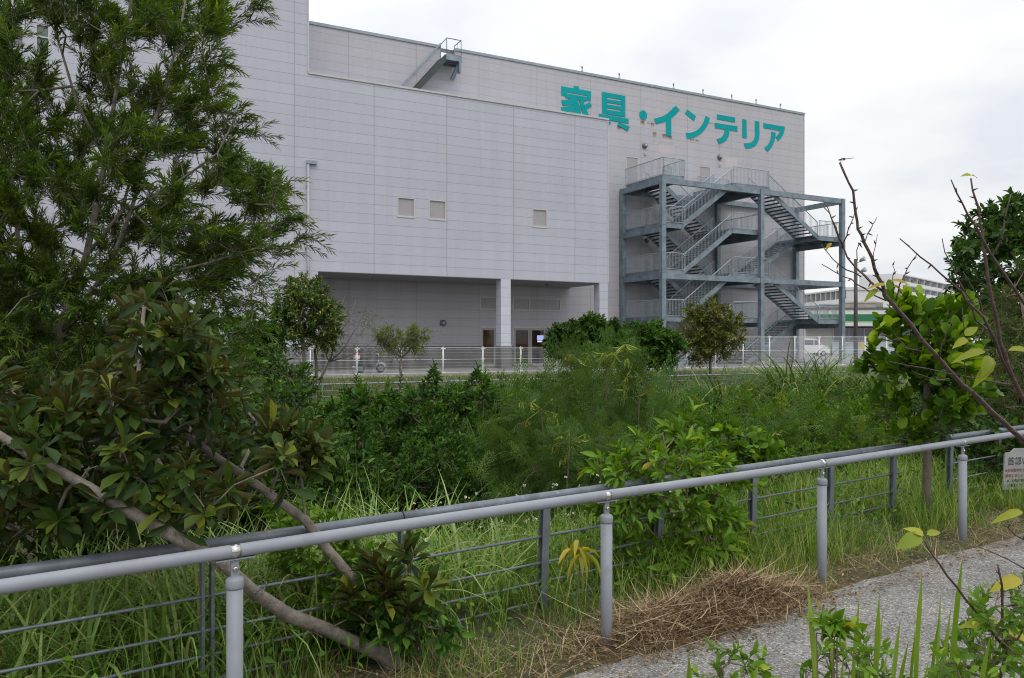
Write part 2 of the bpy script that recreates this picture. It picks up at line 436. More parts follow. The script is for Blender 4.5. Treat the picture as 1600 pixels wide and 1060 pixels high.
# glazed doors
for (a, b, c, d), n in ((d1, 1), (d2, 3)):
    w_ = (b - a) / n
    for k in range(n):
        x0, x1 = a + k * w_, a + (k + 1) * w_
        f = MB(); f.box(x0 + .02, x0 + .14, YR + .01, YR + .07, c, d - .08); f.box(x1 - .14, x1 - .02, YR + .01, YR + .07, c, d - .08)
        f.box(x0 + .14, x1 - .14, YR + .01, YR + .07, d - .2, d - .08); f.box(x0 + .14, x1 - .14, YR + .01, YR + .07, c, c + .16)
        dr = f.build('door', M['shutter'], bld)
        g = MB(); g.face([(x0 + .14, YR + .04, c + .16), (x1 - .14, YR + .04, c + .16), (x1 - .14, YR + .04, d - .2), (x0 + .14, YR + .04, d - .2)]); g.build('door_glass', M['glass'], dr)
        h = MB(); h.tube([(x1 - .11, YR - .02, 1.0), (x1 - .11, YR - .02, 1.35)], .014, 8); h.bar((x1 - .11, YR - .02, 1.03), (x1 - .11, YR + .012, 1.03), .015, .015); h.bar((x1 - .11, YR - .02, 1.32), (x1 - .11, YR + .012, 1.32), .015, .015)
        h.build('door_handle', M['galvrail'], dr)
    f = MB(); f.box(a - .04, a + .018, YR - .015, YR + .1, c, d + .03); f.box(b - .018, b + .04, YR - .015, YR + .1, c, d + .03); f.box(a + .018, b - .018, YR - .015, YR + .1, d - .075, d + .03)
    f.build('door_frame', M['trim'], bld)
for a, b, c, d in ud:
    m_ = MB(); m_.box(a + .05, b - .05, YR + .02, YR + .05, c, d - .05); dr = m_.build('door', M['shutter'], bld)
    f = MB(); f.box(a, a + .05, YR - .012, YR + .055, c, d); f.box(b - .05, b, YR - .012, YR + .055, c, d); f.box(a + .05, b - .05, YR - .012, YR + .055, d - .05, d); f.build('door_frame', M['trim'], dr)
# the lobby behind the glass
mb = MB(); x0, x1, y0, y1 = 11.4, 19.2, YR + .14, YR + 5
mb.face([(x0, y0, .01), (x1, y0, .01), (x1, y1, .01), (x0, y1, .01)]); mb.face([(x0, y0, 3), (x1, y0, 3), (x1, y1, 3), (x0, y1, 3)])
mb.face([(x0, y1, 0), (x1, y1, 0), (x1, y1, 3), (x0, y1, 3)]); mb.face([(x0, y0, 0), (x0, y1, 0), (x0, y1, 3), (x0, y0, 3)]); mb.face([(x1, y0, 0), (x1, y1, 0), (x1, y1, 3), (x1, y0, 3)])
mb.build('lobby', M['wood'], bld)
for q_ in ((12.2, 13.0, YR + 2, YR + 2.6, .02, 1.1), (14.4, 14.7, YR + 1.6, YR + 2, .02, 2.3), (16.2, 17.3, YR + 2.2, YR + 2.8, .02, .9)):
    mb = MB(); mb.box(*q_); mb.build('lobby_furniture', M['dark'], bld)
mb = MB(); mb.box(13.6, 17.2, YR + 1.2, YR + 1.5, 2.90, 2.96); mb.build('lobby_lamp', emit('lobby_light', (1.0, .84, .62), 5.0), bld)
sx = loc_s(845, PR + 1.2)
mb = MB(); mb.box(sx - .3, sx + .3, YR + 1.2, YR + 1.26, 1.45, 1.95); scn = mb.build('screen', M['black'], bld)
mb = MB(); mb.box(sx - .27, sx + .27, YR + 1.185, YR + 1.199, 1.62, 1.92); mb.build('screen_face', emit('lit_screen', (.45, .55, 1.0), 1.6), scn)
mb = MB(); mb.box(sx - .25, sx + .25, YR + 1.18, YR + 1.198, 1.49, 1.58); mb.build('screen_face', emit('lit_caption', (.85, .9, 1.0), 1.9), scn)
# rain pipe with its box head
xp = loc_s(481, PF)
mb = MB(); mb.tube([(xp, -.09, .0), (xp, -.09, loc_h(481, 256, PF))], .065, 10); dp = mb.build('downpipe', M['pipe'], bld)
mb = MB(); hz = loc_h(481, 256, PF); mb.box(xp - .07, xp + .42, -.17, -.012, hz - .02, hz + .15); mb.build('pipe_head', M['coping'], dp)
for k in range(6):
    mb = MB(); mb.box(xp - .09, xp + .09, -.10, -.004, 1.6 + k * 1.5, 1.65 + k * 1.5); mb.build('pipe_bracket', M['pipe'], dp)
# rust runs below the letters, and re-painted panels
def stainmat():
    m, nt, bs, out = newmat('rust_run')
    tc = nd(nt, 'ShaderNodeTexCoord'); mp = nd(nt, 'ShaderNodeMapping', {0: tc.outputs['Object'], 3: (9, 9, 2.0)})
    no = nd(nt, 'ShaderNodeTexNoise', {'Vector': mp.outputs[0], 'Scale': 1.0, 'Detail': 5.0, 'Roughness': .7})
    at = nd(nt, 'ShaderNodeAttribute', attribute_name='rnd')
    k = mth(nt, 'MULTIPLY', no.outputs[0], at.outputs['Fac']); c = ramp(nt, k, [(.10, (.40, .32, .22)), (.45, (.30, .14, .04))])
    nt.links.new(c, bs.inputs['Base Color']); bs.inputs['Roughness'].default_value = .8
    a = ramp(nt, k, [(.14, (0, 0, 0)), (.60, (1, 1, 1))]); nt.links.new(a, bs.inputs['Alpha']); return m
ST = stainmat()
def stain(u0, u1, v0, v1, k=1.0):
    s0, s1 = loc_s(u0, PR), loc_s(u1, PR); um = (u0 + u1) / 2; h1, h0 = loc_h(um, v0, PR), loc_h(um, v1, PR); y = YR - .006
    so = Soup(); V = [(s0, y, h1), (s1, y, h1), (s1, y, h0), (s0, y, h0)]
    so.add(V, [(0, 1, 2), (0, 2, 3)], np.array([k, k, 0, 0])); so.build('rust_stain', ST, bld)
for a in ((1001, 1007, 189, 199), (1011, 1016, 192, 195), (1017, 1022, 192, 203), (1020, 1026, 207, 219), (1035, 1044, 210, 220), (1044, 1050, 213, 221),
          (964, 970, 198, 207), (1078, 1092, 218, 224, .8), (1106, 1117, 192, 196, .7), (1120, 1128, 226, 262, .42), (1020, 1052, 221, 243, .38)): stain(*a)
def patch(u0, u1, v0, v1, c):
    s0, s1 = loc_s(u0, PR), loc_s(u1, PR); um = (u0 + u1) / 2; h1, h0 = loc_h(um, v0, PR), loc_h(um, v1, PR)
    mb = MB(); mb.box(s0, s1, YR - .004, YR - .0005, h0, h1); mb.build('patch_panel', c, bld)
pk = simple('pinkish_repaint', (.53, .49, .51), .5, 0, .05, 1)
patch(1029, 1054, 227, 240, pk); patch(1133, 1152, 247, 262, pk)

# ------------------------------------------------------------------ lettering on the rear wall
sign = thing('wall_lettering', 'big teal japanese furniture lettering fixed high on the grey wall', 'sign', B(s_at(875, PR), PR, h_at(1050, 220, PR)), BANG)
ss0, sh0 = s_at(875, PR), h_at(1050, 220, PR)
def glyph(strokes, ox, oy, sc):
    mb = MB()
    for k, st in enumerate(strokes):
        pts = []
        for x, y in st:
            u, v = ox + x / sc, oy + y / sc; s, h = BP(u, v, PR); pts.append((s - ss0, h - sh0))
        mb.prism(pts, lambda a, b: (a, -.01, b), lambda a, b, k=k: (a, -.030 - .0025 * k, b))
    mb.build('letter', M['teal'], sign)
R4 = (860, 110, 8.0); R5 = (1040, 130, 1600 / 220); R3 = (860, 80, 1590 / 480)
glyph([[(135,200),(508,266),(506,330),(455,318),(200,274),(135,262)], [(292,195),(353,204),(353,250),(292,240)], [(135,258),(200,268),(200,324),(180,322),(135,315)], [(455,312),(506,322),(502,388),(478,380),(455,374)],
       [(190,290),(458,336),(458,386),(425,390),(185,345)], [(250,345),(330,360),(345,400),(375,480),(380,575),(322,568),(325,520),(305,460),(275,410)],
       [(135,378),(200,372),(255,352),(300,370),(280,425),(220,438),(150,440)], [(130,465),(220,452),(285,425),(312,470),(300,490),(240,512),(155,526)], [(180,545),(250,522),(310,490),(335,510),(330,570),(310,572)],
       [(358,370),(408,378),(425,440),(490,592),(420,582),(380,480)], [(412,445),(485,400),(515,447),(440,497)]], *R4)
glyph([[(642,270),(706,281),(706,550),(645,539)], [(884,312),(935,322),(935,587),(884,577)], [(700,280),(890,313),(890,370),(700,338)], [(700,361),(890,391),(890,433),(700,404)], [(700,427),(890,456),(890,503),(700,471)],
       [(700,494),(890,523),(890,578),(700,547)], [(605,545),(975,608),(975,668),(605,605)], [(715,618),(757,662),(705,705),(620,735),(595,690),(660,665)], [(855,652),(988,708),(965,762),(835,692)]], *R4)
glyph([[(1160 + 48 * math.cos(a), 563 + 61 * math.sin(a) + 8 * math.cos(a)) for a in np.linspace(0, 2 * math.pi, 28, endpoint=False)]], *R4)
glyph([[(648,283),(669,306),(648,330),(622,352),(590,367),(545,380),(537,350),(575,340),(602,326)], [(598,338),(625,332),(625,443),(598,438)]], *R3)
glyph([[(245,300),(345,378),(322,432),(220,348)], [(455,372),(502,405),(490,445),(470,490),(440,535),(405,572),(370,598),(330,618),(285,630),(243,636),(230,568),(275,566),(310,558),(350,540),(385,512),(415,475),(435,435)]], *R5)
glyph([[(583,355),(788,392),(788,450),(583,412)], [(560,452),(815,492),(815,552),(560,512)], [(672,520),(722,530),(720,580),(710,615),(690,650),(660,675),(605,695),(580,640),(620,626),(645,606),(662,580),(670,550)]], *R5)
glyph([[(872,410),(918,418),(920,628),(872,622)], [(1015,430),(1063,438),(1065,600),(1058,645),(1042,685),(1015,718),(975,738),(905,746),(890,685),(940,683),(975,674),(1000,650),(1012,620),(1015,590)]], *R5)
glyph([[(1112,455),(1353,497),(1352,530),(1340,575),(1318,615),(1280,660),(1248,615),(1272,592),(1290,568),(1300,545),(1112,512)], [(1200,553),(1250,565),(1247,610),(1236,655),(1215,710),(1190,748),(1157,785),(1122,738),(1152,712),(1175,685),(1192,645),(1200,600)]], *R5)

# ------------------------------------------------------------------ fittings on the walls
def wall_lamp(u, v, p, label, r=.19):
    s, h = BP(u, v, p); t = thing('wall_lamp', label, 'lamp', B(s, p, h), BANG, 'round lamps on the store walls')
    m_ = MB(); m_.tube([(0, -.002, 0), (0, -.10, 0), (0, -.15, 0), (0, -.175, 0)], [r, r, r * .85, r * .4], 20); m_.build('housing', M['lampgrey'], t)
    m_ = MB(); m_.tube([(0, -.172, 0), (0, -.195, 0)], [r * .55, r * .3], 16); m_.build('lens', M['galvrail'], t)
def wall_box(u, v, p, label):
    s, h = BP(u, v, p); t = thing('junction_box', label, 'box', B(s, p, h), BANG, 'small white boxes below the wall lamps')
    m_ = MB(); m_.box(-.07, .07, -.08, -.002, -.09, .09); m_.build('cover', M['white'], t); m_ = MB(); m_.tube([(0, -.082, .0), (0, -.11, 0)], .03, 10); m_.build('knob', M['lampgrey'], t)
wall_lamp(692, 505, PR, 'round grey lamp under the porch, above the mesh fence'); wall_box(692, 518, PR, 'small white box under the porch lamp')
wall_lamp(1007, 228, PR, 'round grey lamp beside the upper left door over the stair'); wall_box(1008, 241, PR, 'small white box beside the upper left door')
wall_lamp(1124, 246, PR, 'round grey lamp beside the upper right door over the stair'); wall_box(1124.5, 258, PR, 'small white box beside the upper right door')
wall_lamp(1010, 376, PR, 'round grey lamp behind the third level of the steel stair', .16)
for k, (u, v) in enumerate(((911, 108), (969, 121), (1054, 138), (1100, 147), (1145, 156), (1183, 164), (1221, 171))):
    s = s_at(u, PR)
    t = thing('sign_lamp', 'tiny sign lamp on the roof edge, ' + ('leftmost of seven', 'second from left', 'third from left, above the long vowel stroke', 'fourth from left of seven', 'third from the right end', 'second from the right end', 'rightmost, nearest the building corner')[k], 'lamp', B(s, PR, HG + HT + .16), BANG, 'sign lamps along the roof edge')
    m_ = MB(); m_.tube([(0, .1, .001), (0, .1, .10), (0, .1, .28)], [.10, .05, .03], 8); m_.build('stand', M['galvrail'], t)
    m_ = MB(); m_.tube([(0, .1, .24), (-.75, -.75, .05)], .010, 6); m_.build('arm', M['galvrail'], t)
    m_ = MB(); m_.tube([(0, .1, .27), (0, .1, .42)], [.055, .03], 8); m_.build('lamp_head', M['lampgrey'], t)

# ------------------------------------------------------------------ generic stair pieces (local s,y,h)
def railing(mb_parent, path, parent, h=1.1, n_sp=.115, mat=None, name='railing', mid=True):
    """path: list of 3-d floor points; top rail, bottom rail, balusters"""
    so = Soup(); up = np.array([0, 0, 1.])
    for a, b in zip(path[:-1], path[1:]):
        a = np.array(a, float); b = np.array(b, float); L = np.linalg.norm((b - a)[:2]); n = max(2, int(L / n_sp))
        so.tubes([a + up * h], [b + up * h], .030, .030, 6); so.tubes([a + up * .1], [b + up * .1], .018, .018, 4)
        k = np.linspace(0, 1, n + 1)[:, None]; q = a + (b - a) * k
        if mid: so.tubes(q + up * .1, q + up * h, .0112, .0112, 4)
        so.tubes([a, b], [a + up * h, b + up * h], .024, .024, 4)
    return so.build(name, mat or M['galvrail'], parent)
def flight(parent, s0, h0, s1, h1, y0, y1, rails=True, mat=None, treadmat=None):
    f = MB(); n = max(3, int(round(abs(h1 - h0) / .185)))
    d = np.array([s1 - s0, 0, h1 - h0]);
    for y in (y0 + .03, y1 - .03): f.bar((s0, y, h0 - .06), (s1, y, h1 - .06), .05, .30)
    fl = f.build('stair_flight', mat or M['galv'], parent)
    t = MB(); w = abs(s1 - s0) / n
    for k in range(n):
        x = s0 + (s1 - s0) * (k + .5) / n; z = h0 + (h1 - h0) * (k + .5) / n
        t.box(x - w * .56, x + w * .56, y0 + .056, y1 - .056, z - .035, z + .005); t.box(x - w * .56, x - w * .50, y0 + .057, y1 - .057, z - .08, z - .036)
    t.build('treads', treadmat or M['galvdark'], fl)
    if rails:
        for y in (y0 + .05, y1 - .05): railing(None, [(s0, y, h0), (s1, y, h1)], fl, 1.0)
    return fl
def landing(parent, s0, s1, y0, y1, h, name='landing'):
    f = MB(); f.box(s0, s1, y0, y1, h - .05, h); l = f.build(name, M['galvdark'], parent)
    f = MB(); e = .001
    f.box(s0 - e, s1 + e, y0 - .05, y0 - e, h - .26, h + .06); f.box(s0 - e, s1 + e, y1 + e, y1 + .05, h - .26, h + .06); f.box(s0 - .05, s0 - e, y0 - .05, y1 + .05, h - .26, h + .06); f.box(s1 + e, s1 + .05, y0 - .05, y1 + .05, h - .26, h + .06)
    for k in range(1, 3): f.box(s0, s1, y0 + (y1 - y0) * k / 3 - .04, y0 + (y1 - y0) * k / 3 + .04, h - .2, h - .052)
    f.build('edge_beam', M['galv'], l); return l

# ------------------------------------------------------------------ the outdoor escape stair
PS = 39.0
A0 = 30.77; AM = 38.9 - A0; AR = 46.6 - A0; YD = 4.15
est = thing('escape_stair', 'outdoor grey galvanised steel escape stair of scissor flights against the store wall', 'staircase', B(A0, PS, HG), BANG)
def hcol(x, y, top):
    m_ = MB(); w = .15
    m_.box(x - w, x + w, y - w, y - w + .022, 0, top); m_.box(x - w, x + w, y + w - .022, y + w, 0, top); m_.box(x - .012, x + .012, y - w + .022, y + w - .022, 0, top)
    m_.box(x - w + .002, x - w + .016, y - w + .022, y + w - .022, 0, top); m_.box(x + w - .016, x + w - .002, y - w + .022, y + w - .022, 0, top)
    for lv in (2.85, 5.75, 8.65):
        m_.box(x - w - .02, x + w + .02, y - w - .02, y + w + .02, lv - .42, lv - .38); m_.box(x - w - .02, x + w + .02, y - w - .02, y + w + .02, lv + .02, lv + .06)
    c = m_.build('post', M['galv'], est)
    m_ = MB(); m_.box(x - .32, x + .32, y - .32, y + .32, -.1, .22); m_.build('footing', M['concrete'], c)
LV = [2.85, 5.75, 8.65, 11.6]
for x in (0, AM, AR):
    for y in (0, YD): hcol(x, y, 11.58)
def hbeam(a, b, d=.34, w=.2):
    m_ = MB(); a = np.array(a, float); b = np.array(b, float); u = (b - a) / np.linalg.norm(b - a); a = a + u * .155; b = b - u * .155
    z = np.array([0, 0, d / 2 - .012]); m_.bar(a + z, b + z, w, .022); m_.bar(a - z, b - z, w, .022); m_.bar(a, b, .02, d - .046)
    c = np.cross(u, (0, 0, 1)); m_.bar(a + c * (w / 2 - .01), b + c * (w / 2 - .01), .012, d - .046)
    m_.bar(a - c * (w / 2 - .01), b - c * (w / 2 - .01), .012, d - .046)
    m_.build('beam', M['galv'], est)
for lv in (5.75, 11.6):
    z = lv - .2
    for y in (0, YD): hbeam((0, y, z), (AM, y, z)); hbeam((AM, y, z), (AR, y, z))
    hbeam((AR, 0, z), (AR, YD, z)); hbeam((AM, 0, z), (AM, YD, z))
for lv in LV: hbeam((0, 0, lv - .2), (0, YD, lv - .2))
hbeam((AM, 0, 8.45), (AM, YD, 8.45)); hbeam((AM, 0, 2.65), (AM, YD, 2.65)); hbeam((AR, 0, 8.45), (AR, YD, 8.45)); hbeam((AR, 0, 2.65), (AR, YD, 2.65))
L1 = 1.75; Mx0 = AM - 2.3; Y1, Y2 = .2, 2.0; Y3, Y4 = 2.15, 3.95; UP = .17
for k, lv in enumerate(LV):
    h = lv + UP
    ld = landing(est, .2, L1, .2, YD - .2, h)
    rail = [(.12, YD - .1, h), (.12, .1, h), (L1, .1, h)]
    railing(None, rail, ld)
    if k == 3: railing(None, [(L1, Y2 + .1, h), (L1, .1, h)], ld); railing(None, [(L1, Y2 + .05, h), (L1 + .6, Y2 + .05, h)], ld)
    mx1 = AM + .8 if k in (1, 3) else AM - .18
    ml = landing(est, Mx0, mx1, .2, YD - .2, h)
    if k in (0, 2): railing(None, [(Mx0, .1, h), (mx1, .1, h), (mx1, YD - .1, h)], ml)
    else:
        railing(None, [(Mx0, .1, h), (AM + .8, .1, h)], ml)
        if k == 3: railing(None, [(Mx0 + .3, YD - .25, h), (AM + .8, YD - .25, h)], ml, 1.2)
    lo = h - 2.9 if k else 0.0
    if k: flight(est, L1, lo, Mx0, h, Y1, Y2); flight(est, Mx0, lo, L1, h, Y3, Y4)
    else: flight(est, Mx0 - 4.4, .02, Mx0, h, Y1, Y2); flight(est, L1 + 4.4, .02, L1, h, Y3, Y4)
RX = AR - 2.15
for k in (0, 2):
    h = LV[k] + UP; rl = landing(est, RX, AR - .2, .2, YD - .2, h)
    railing(None, [(RX, .1, h), (AR - .15, .1, h), (AR - .15, YD - .1, h), (RX, YD - .1, h)], rl)
    flight(est, RX, h, AM + .8, LV[k + 1] + UP, Y1, Y2)
    flight(est, RX, h, AM + .8, (LV[k - 1] + UP) if k else .02, Y3, Y4)

# ------------------------------------------------------------------ small stair over the parapet
PB = 42.3
rs = thing('roof_stair', 'small steel stair climbing from the low roof to the parapet gap', 'staircase', B(s_at(700, PB), PB, HG + 13.9), BANG)
rx = s_at(700, PB); z0 = 17.98 - 13.9
sN0, sN1 = 17.55 - rx + .3, 18.75 - rx
M['olive'] = simple('weathered_stringer', (.055, .068, .066), .6, .2, .25, 2)
landing(rs, sN0, sN1, .0, .95, z0)
flight(rs, sN0 - z0 * .84, .05, sN0, z0, .0, .95, rails=False, mat=M['olive'])
for y in (.02, .93):
    railing(None, [(sN0 - z0 * .84, y, .05), (sN0, y, z0), (sN1, y, z0)] if y < .5 else [(sN0 - z0 * .84, y, .05), (sN0, y, z0)], rs, 1.0, mid=False, mat=M['galv'])
railing(None, [(sN1, .02, z0), (sN1, 1.0, z0)], rs, 1.0, n_sp=.5, mat=M['galv'])
mb = MB(); mb.bar((sN1 - .1, .05, z0 - .2), (sN1 - .1, .05, z0 - .9), .25, .12); mb.bar((sN1 - .1, .12, z0 - .3), (sN1 - .1, 1.08, z0 - .95), .2, .12); mb.build('bracket', M['galv'], rs)
# ------------------------------------------------------------------ ground sheets
def soilmat():
    m, nt, bs, out = newmat('bank_soil')
    tc = nd(nt, 'ShaderNodeTexCoord')
    n1 = nd(nt, 'ShaderNodeTexNoise', {'Vector': tc.outputs['Object'], 'Scale': .7, 'Detail': 8.0, 'Roughness': .7})
    n2 = nd(nt, 'ShaderNodeTexNoise', {'Vector': tc.outputs['Object'], 'Scale': 14.0, 'Detail': 6.0, 'Roughness': .7})
    c1 = ramp(nt, n1.outputs[0], [(.32, (.035, .05, .018)), (.5, (.07, .075, .028)), (.68, (.15, .115, .06))])
    c2 = ramp(nt, n2.outputs[0], [(.3, (.45, .45, .45)), (.7, (1.2, 1.2, 1.2))])
    nt.links.new(mixc(nt, 1.0, c1, c2, 'MULTIPLY'), bs.inputs['Base Color']); bs.inputs['Roughness'].default_value = .95
    b = nd(nt, 'ShaderNodeBump', {'Height': n2.outputs[0], 'Strength': .8, 'Distance': .03}); nt.links.new(b.outputs[0], bs.inputs['Normal'])
    return m
def asphaltmat(name, lo, mid, hi, scale):
    m, nt, bs, out = newmat(name)
    tc = nd(nt, 'ShaderNodeTexCoord')
    vo = nd(nt, 'ShaderNodeTexVoronoi', {'Vector': tc.outputs['Object'], 'Scale': scale})
    sp = nd(nt, 'ShaderNodeSeparateXYZ', {0: vo.outputs['Color']})
    n1 = nd(nt, 'ShaderNodeTexNoise', {'Vector': tc.outputs['Object'], 'Scale': 1.3, 'Detail': 6.0, 'Roughness': .65})
    c = ramp(nt, sp.outputs[0], [(.0, lo), (.45, mid), (.8, mid), (1.0, hi)])
    c2 = ramp(nt, n1.outputs[0], [(.28, (.55, .54, .50)), (.5, (.95, .94, .92)), (.72, (1.15, 1.14, 1.12))])
    nt.links.new(mixc(nt, 1.0, c, c2, 'MULTIPLY'), bs.inputs['Base Color']); bs.inputs['Roughness'].default_value = .9
    h = mth(nt, 'SUBTRACT', 1.0, vo.outputs['Distance'])
    b = nd(nt, 'ShaderNodeBump', {'Height': h, 'Strength': .9, 'Distance': .006}); nt.links.new(b.outputs[0], bs.inputs['Normal'])
    return m
def gridcoords(segs):
    out = []
    for a, b, n in segs: out += list(np.linspace(a, b, n, endpoint=False))
    return np.array(out + [segs[-1][1]])
gx = gridcoords([(-900, -60, 8), (-60, -14, 14), (-14, 26, 120), (26, 80, 20), (80, 900, 8)])
gy = gridcoords([(-300, -20, 5), (-20, -3, 8), (-3, 42, 150), (42, 120, 14), (120, 1500, 8)])
XX, YY = np.meshgrid(gx, gy); HH = ground_h(XX, YY)
PPv = -.4626 * XX + .8866 * YY
HH = np.where(PPv > 33.1, .06, HH)
qq = q_of(XX, YY)
for i in range(XX.shape[0]):
    for j in range(XX.shape[1]):
        if qq[i, j] > .1 and PPv[i, j] < 32.5: HH[i, j] += .09 * mnoise.noise((XX[i, j] * .8, YY[i, j] * .8, 0)) * min(1, qq[i, j])
HH = np.where((qq < .1), -.004, HH)
me = bpy.data.meshes.new('terrain'); ny, nx = XX.shape
idx = np.arange(nx * ny).reshape(ny, nx)
me.from_pydata(np.stack([XX.ravel(), YY.ravel(), HH.ravel()], 1).tolist(), [],
               np.stack([idx[:-1, :-1].ravel(), idx[:-1, 1:].ravel(), idx[1:, 1:].ravel(), idx[1:, :-1].ravel()], 1).tolist())
me.polygons.foreach_set('use_smooth', [True] * len(me.polygons))
tag(link('ground', me, soilmat()), kind='structure')
# asphalt foot path with a ragged far edge
mb = MB(); ts = np.arange(-12, 30, .12)
prev = None
for t in ts:
    e0 = -.16 + .07 * mnoise.noise((t * .9, 3.1, 0)) + .04 * mnoise.noise((t * 4, 1.1, 0)); e1 = -1.95 + .08 * mnoise.noise((t * 1.1, 8, 0))
    a = P1 + FD * t + FN * e0; b = P1 + FD * t + FN * e1
    if prev is not None:
        mb.face([(*prev[0], .006), (*prev[1], .006), (*b, .006), (*a, .006)])
    prev = (a, b)
tag(mb.build('path', asphaltmat('path_asphalt', (.09, .088, .083), (.24, .235, .225), (.52, .51, .49), 115.0)), kind='structure')
# parking apron round the store
mb = MB()
c = [B(-160, 33.62, .12), B(400, 33.62, .12), B(400, 700, .12), B(-160, 700, .12)]; mb.face(c)
tag(mb.build('parking_lot', asphaltmat('parking_asphalt', (.16, .16, .16), (.22, .22, .22), (.30, .30, .30), 40.0)), kind='structure')
mb = MB()
for s in range(-60, 120, 4):
    a = [B(s, 33.36, 0), B(s + 3.99, 33.36, 0), B(s + 3.99, 33.60, 0), B(s, 33.60, 0)]
    i = len(mb.v); mb.v += [(p[0], p[1], -.25) for p in a] + [(p[0], p[1], .16) for p in a]
    for f in ((0, 1, 5, 4), (1, 2, 6, 5), (2, 3, 7, 6), (3, 0, 4, 7), (4, 5, 6, 7)): mb.f.append(tuple(i + k for k in f)); mb.sm.append(False)
tag(mb.build('kerb', M['concrete']), kind='structure')

# ------------------------------------------------------------------ near pipe hand rail along the path
M['railpaint'] = simple('grey_vinyl_rail', (.25, .266, .30), .5, 0, .13, 3, .05, stain=(.19, .205, .225))
M['inox'] = simple('stainless', (.62, .60, .57), .22, .9, .05, 8)
hr = thing('hand_rail', 'pale grey pipe hand rail on round posts beside the asphalt path, nearest the viewer', 'railing', (P1[0], P1[1], 0), math.atan2(FD[1], FD[0]))
mb = MB(); pts = []
for t in np.arange(-6, 13.1, .5): pts.append((t, .0, .795 + .004 * math.sin(t * 1.3)))
mb.tube(pts, .0255, 20); mb.build('rail', M['railpaint'], hr)
for k in range(-2, 7):
    t = k * 1.92
    m_ = MB(); m_.tube([(t, 0, -.25), (t, 0, .655)], .031, 24); po = m_.build('post', M['railpaint'], hr)
    m_ = MB(); m_.tube([(t, 0, .652), (t, 0, .658), (t, 0, .685), (t, 0, .692), (t, 0, .700)], [.0325, .0345, .0345, .030, .012], 24)
    m_.bar((t, 0, .69), (t, 0, .762), .030, .012, up=(0, 1, 0)); m_.build('post_cap', M['railpaint'], po)
    m_ = MB(); m_.bar((t - .075, 0, .766), (t + .075, 0, .766), .034, .004); m_.build('saddle_plate', M['railpaint'], po)
    m_ = MB(); m_.tube([(t, -.004, .728), (t, -.014, .728), (t, -.018, .728)], [.0105, .0105, .006], 12); m_.build('bolt', M['inox'], po)
    m_ = MB(); m_.tube([(t - .018, 0, .795), (t + .018, 0, .795)], .0272, 22); m_.build('clamp_band', M['inox'], po)

# ------------------------------------------------------------------ galvanised guard fence behind it
OFF = .66
M['fencesteel'] = simple('guard_galvanised', (.15, .17, .195), .5, .3, .3, 7, stain=(.27, .295, .32))
gf = thing('guard_fence', 'darker galvanised guard fence of thin rods just behind the grey hand rail', 'fence', (*(P1 + FN * OFF), 0), math.atan2(FD[1], FD[0]))
def gt(u):
    g = G_at(u, OFF); return float((g - P1 - FN * OFF) @ FD)
HB = .672
for a, b in ((-6.5, gt(628) - .004), (gt(628) + .004, gt(1409)), (gt(1482), gt(1545)), (gt(1552), 14)):
    m_ = MB(); m_.tube([(x, 0, HB + (0 if a < 6 else .015)) for x in np.linspace(a, b, 12)], .0285, 18); m_.build('top_rail', M['fencesteel'], gf)
pt = [gt(u) for u in (-330, 316, 331, 626, 641, 850, 1030, 1176, 1297, 1395, 1484, 1559, 1635, 1700)]
for k, t in enumerate(pt):
    m_ = MB(); thin = k in (1, 2, 3, 4)
    wd = .014 if thin else .044
    if thin: m_.bar((t, 0, -.4), (t, 0, HB - .02), .04, wd, up=(1, 0, 0))
    else:
        for s in (-1, 1): m_.bar((t - .03, s * .018, -.4), (t + .008, s * .018, HB - .015), .007, .05, up=(1, 0, 0))
        m_.bar((t - .03, 0, -.4), (t + .008, 0, HB - .02), .028, .008, up=(1, 0, 0))
    m_.build('post', M['fencesteel'], gf)
for h in (.437, .28, .165, .05):
    m_ = MB()
    m_.tube([(-6.5, 0, h), (gt(1409), 0, h)], .0078, 8); m_.tube([(gt(1482), 0, h), (14, 0, h)], .0078, 8)
    m_.build('rod', M['fencesteel'], gf)

# ------------------------------------------------------------------ far low pipe fence on the other bank
p0 = 27.0; lf = thing('bank_fence', 'low grey pipe fence on the grassy bank below the white mesh fence', 'fence', B(0, p0, -.62), BANG)
m_ = MB(); m_.tube([(-14, 0, .78), (70, 0, .78)], .032, 8); m_.build('top_rail', M['galv'], lf)
for h in (.56, .36, .17):
    m_ = MB(); m_.tube([(-14, 0, h), (70, 0, h)], .014, 6); m_.build('rod', M['galv'], lf)
for s in np.arange(-12, 70, 2.35):
    m_ = MB(); m_.bar((s, 0, -.3), (s, 0, .77), .055, .055); m_.build('post', M['galv'], lf)

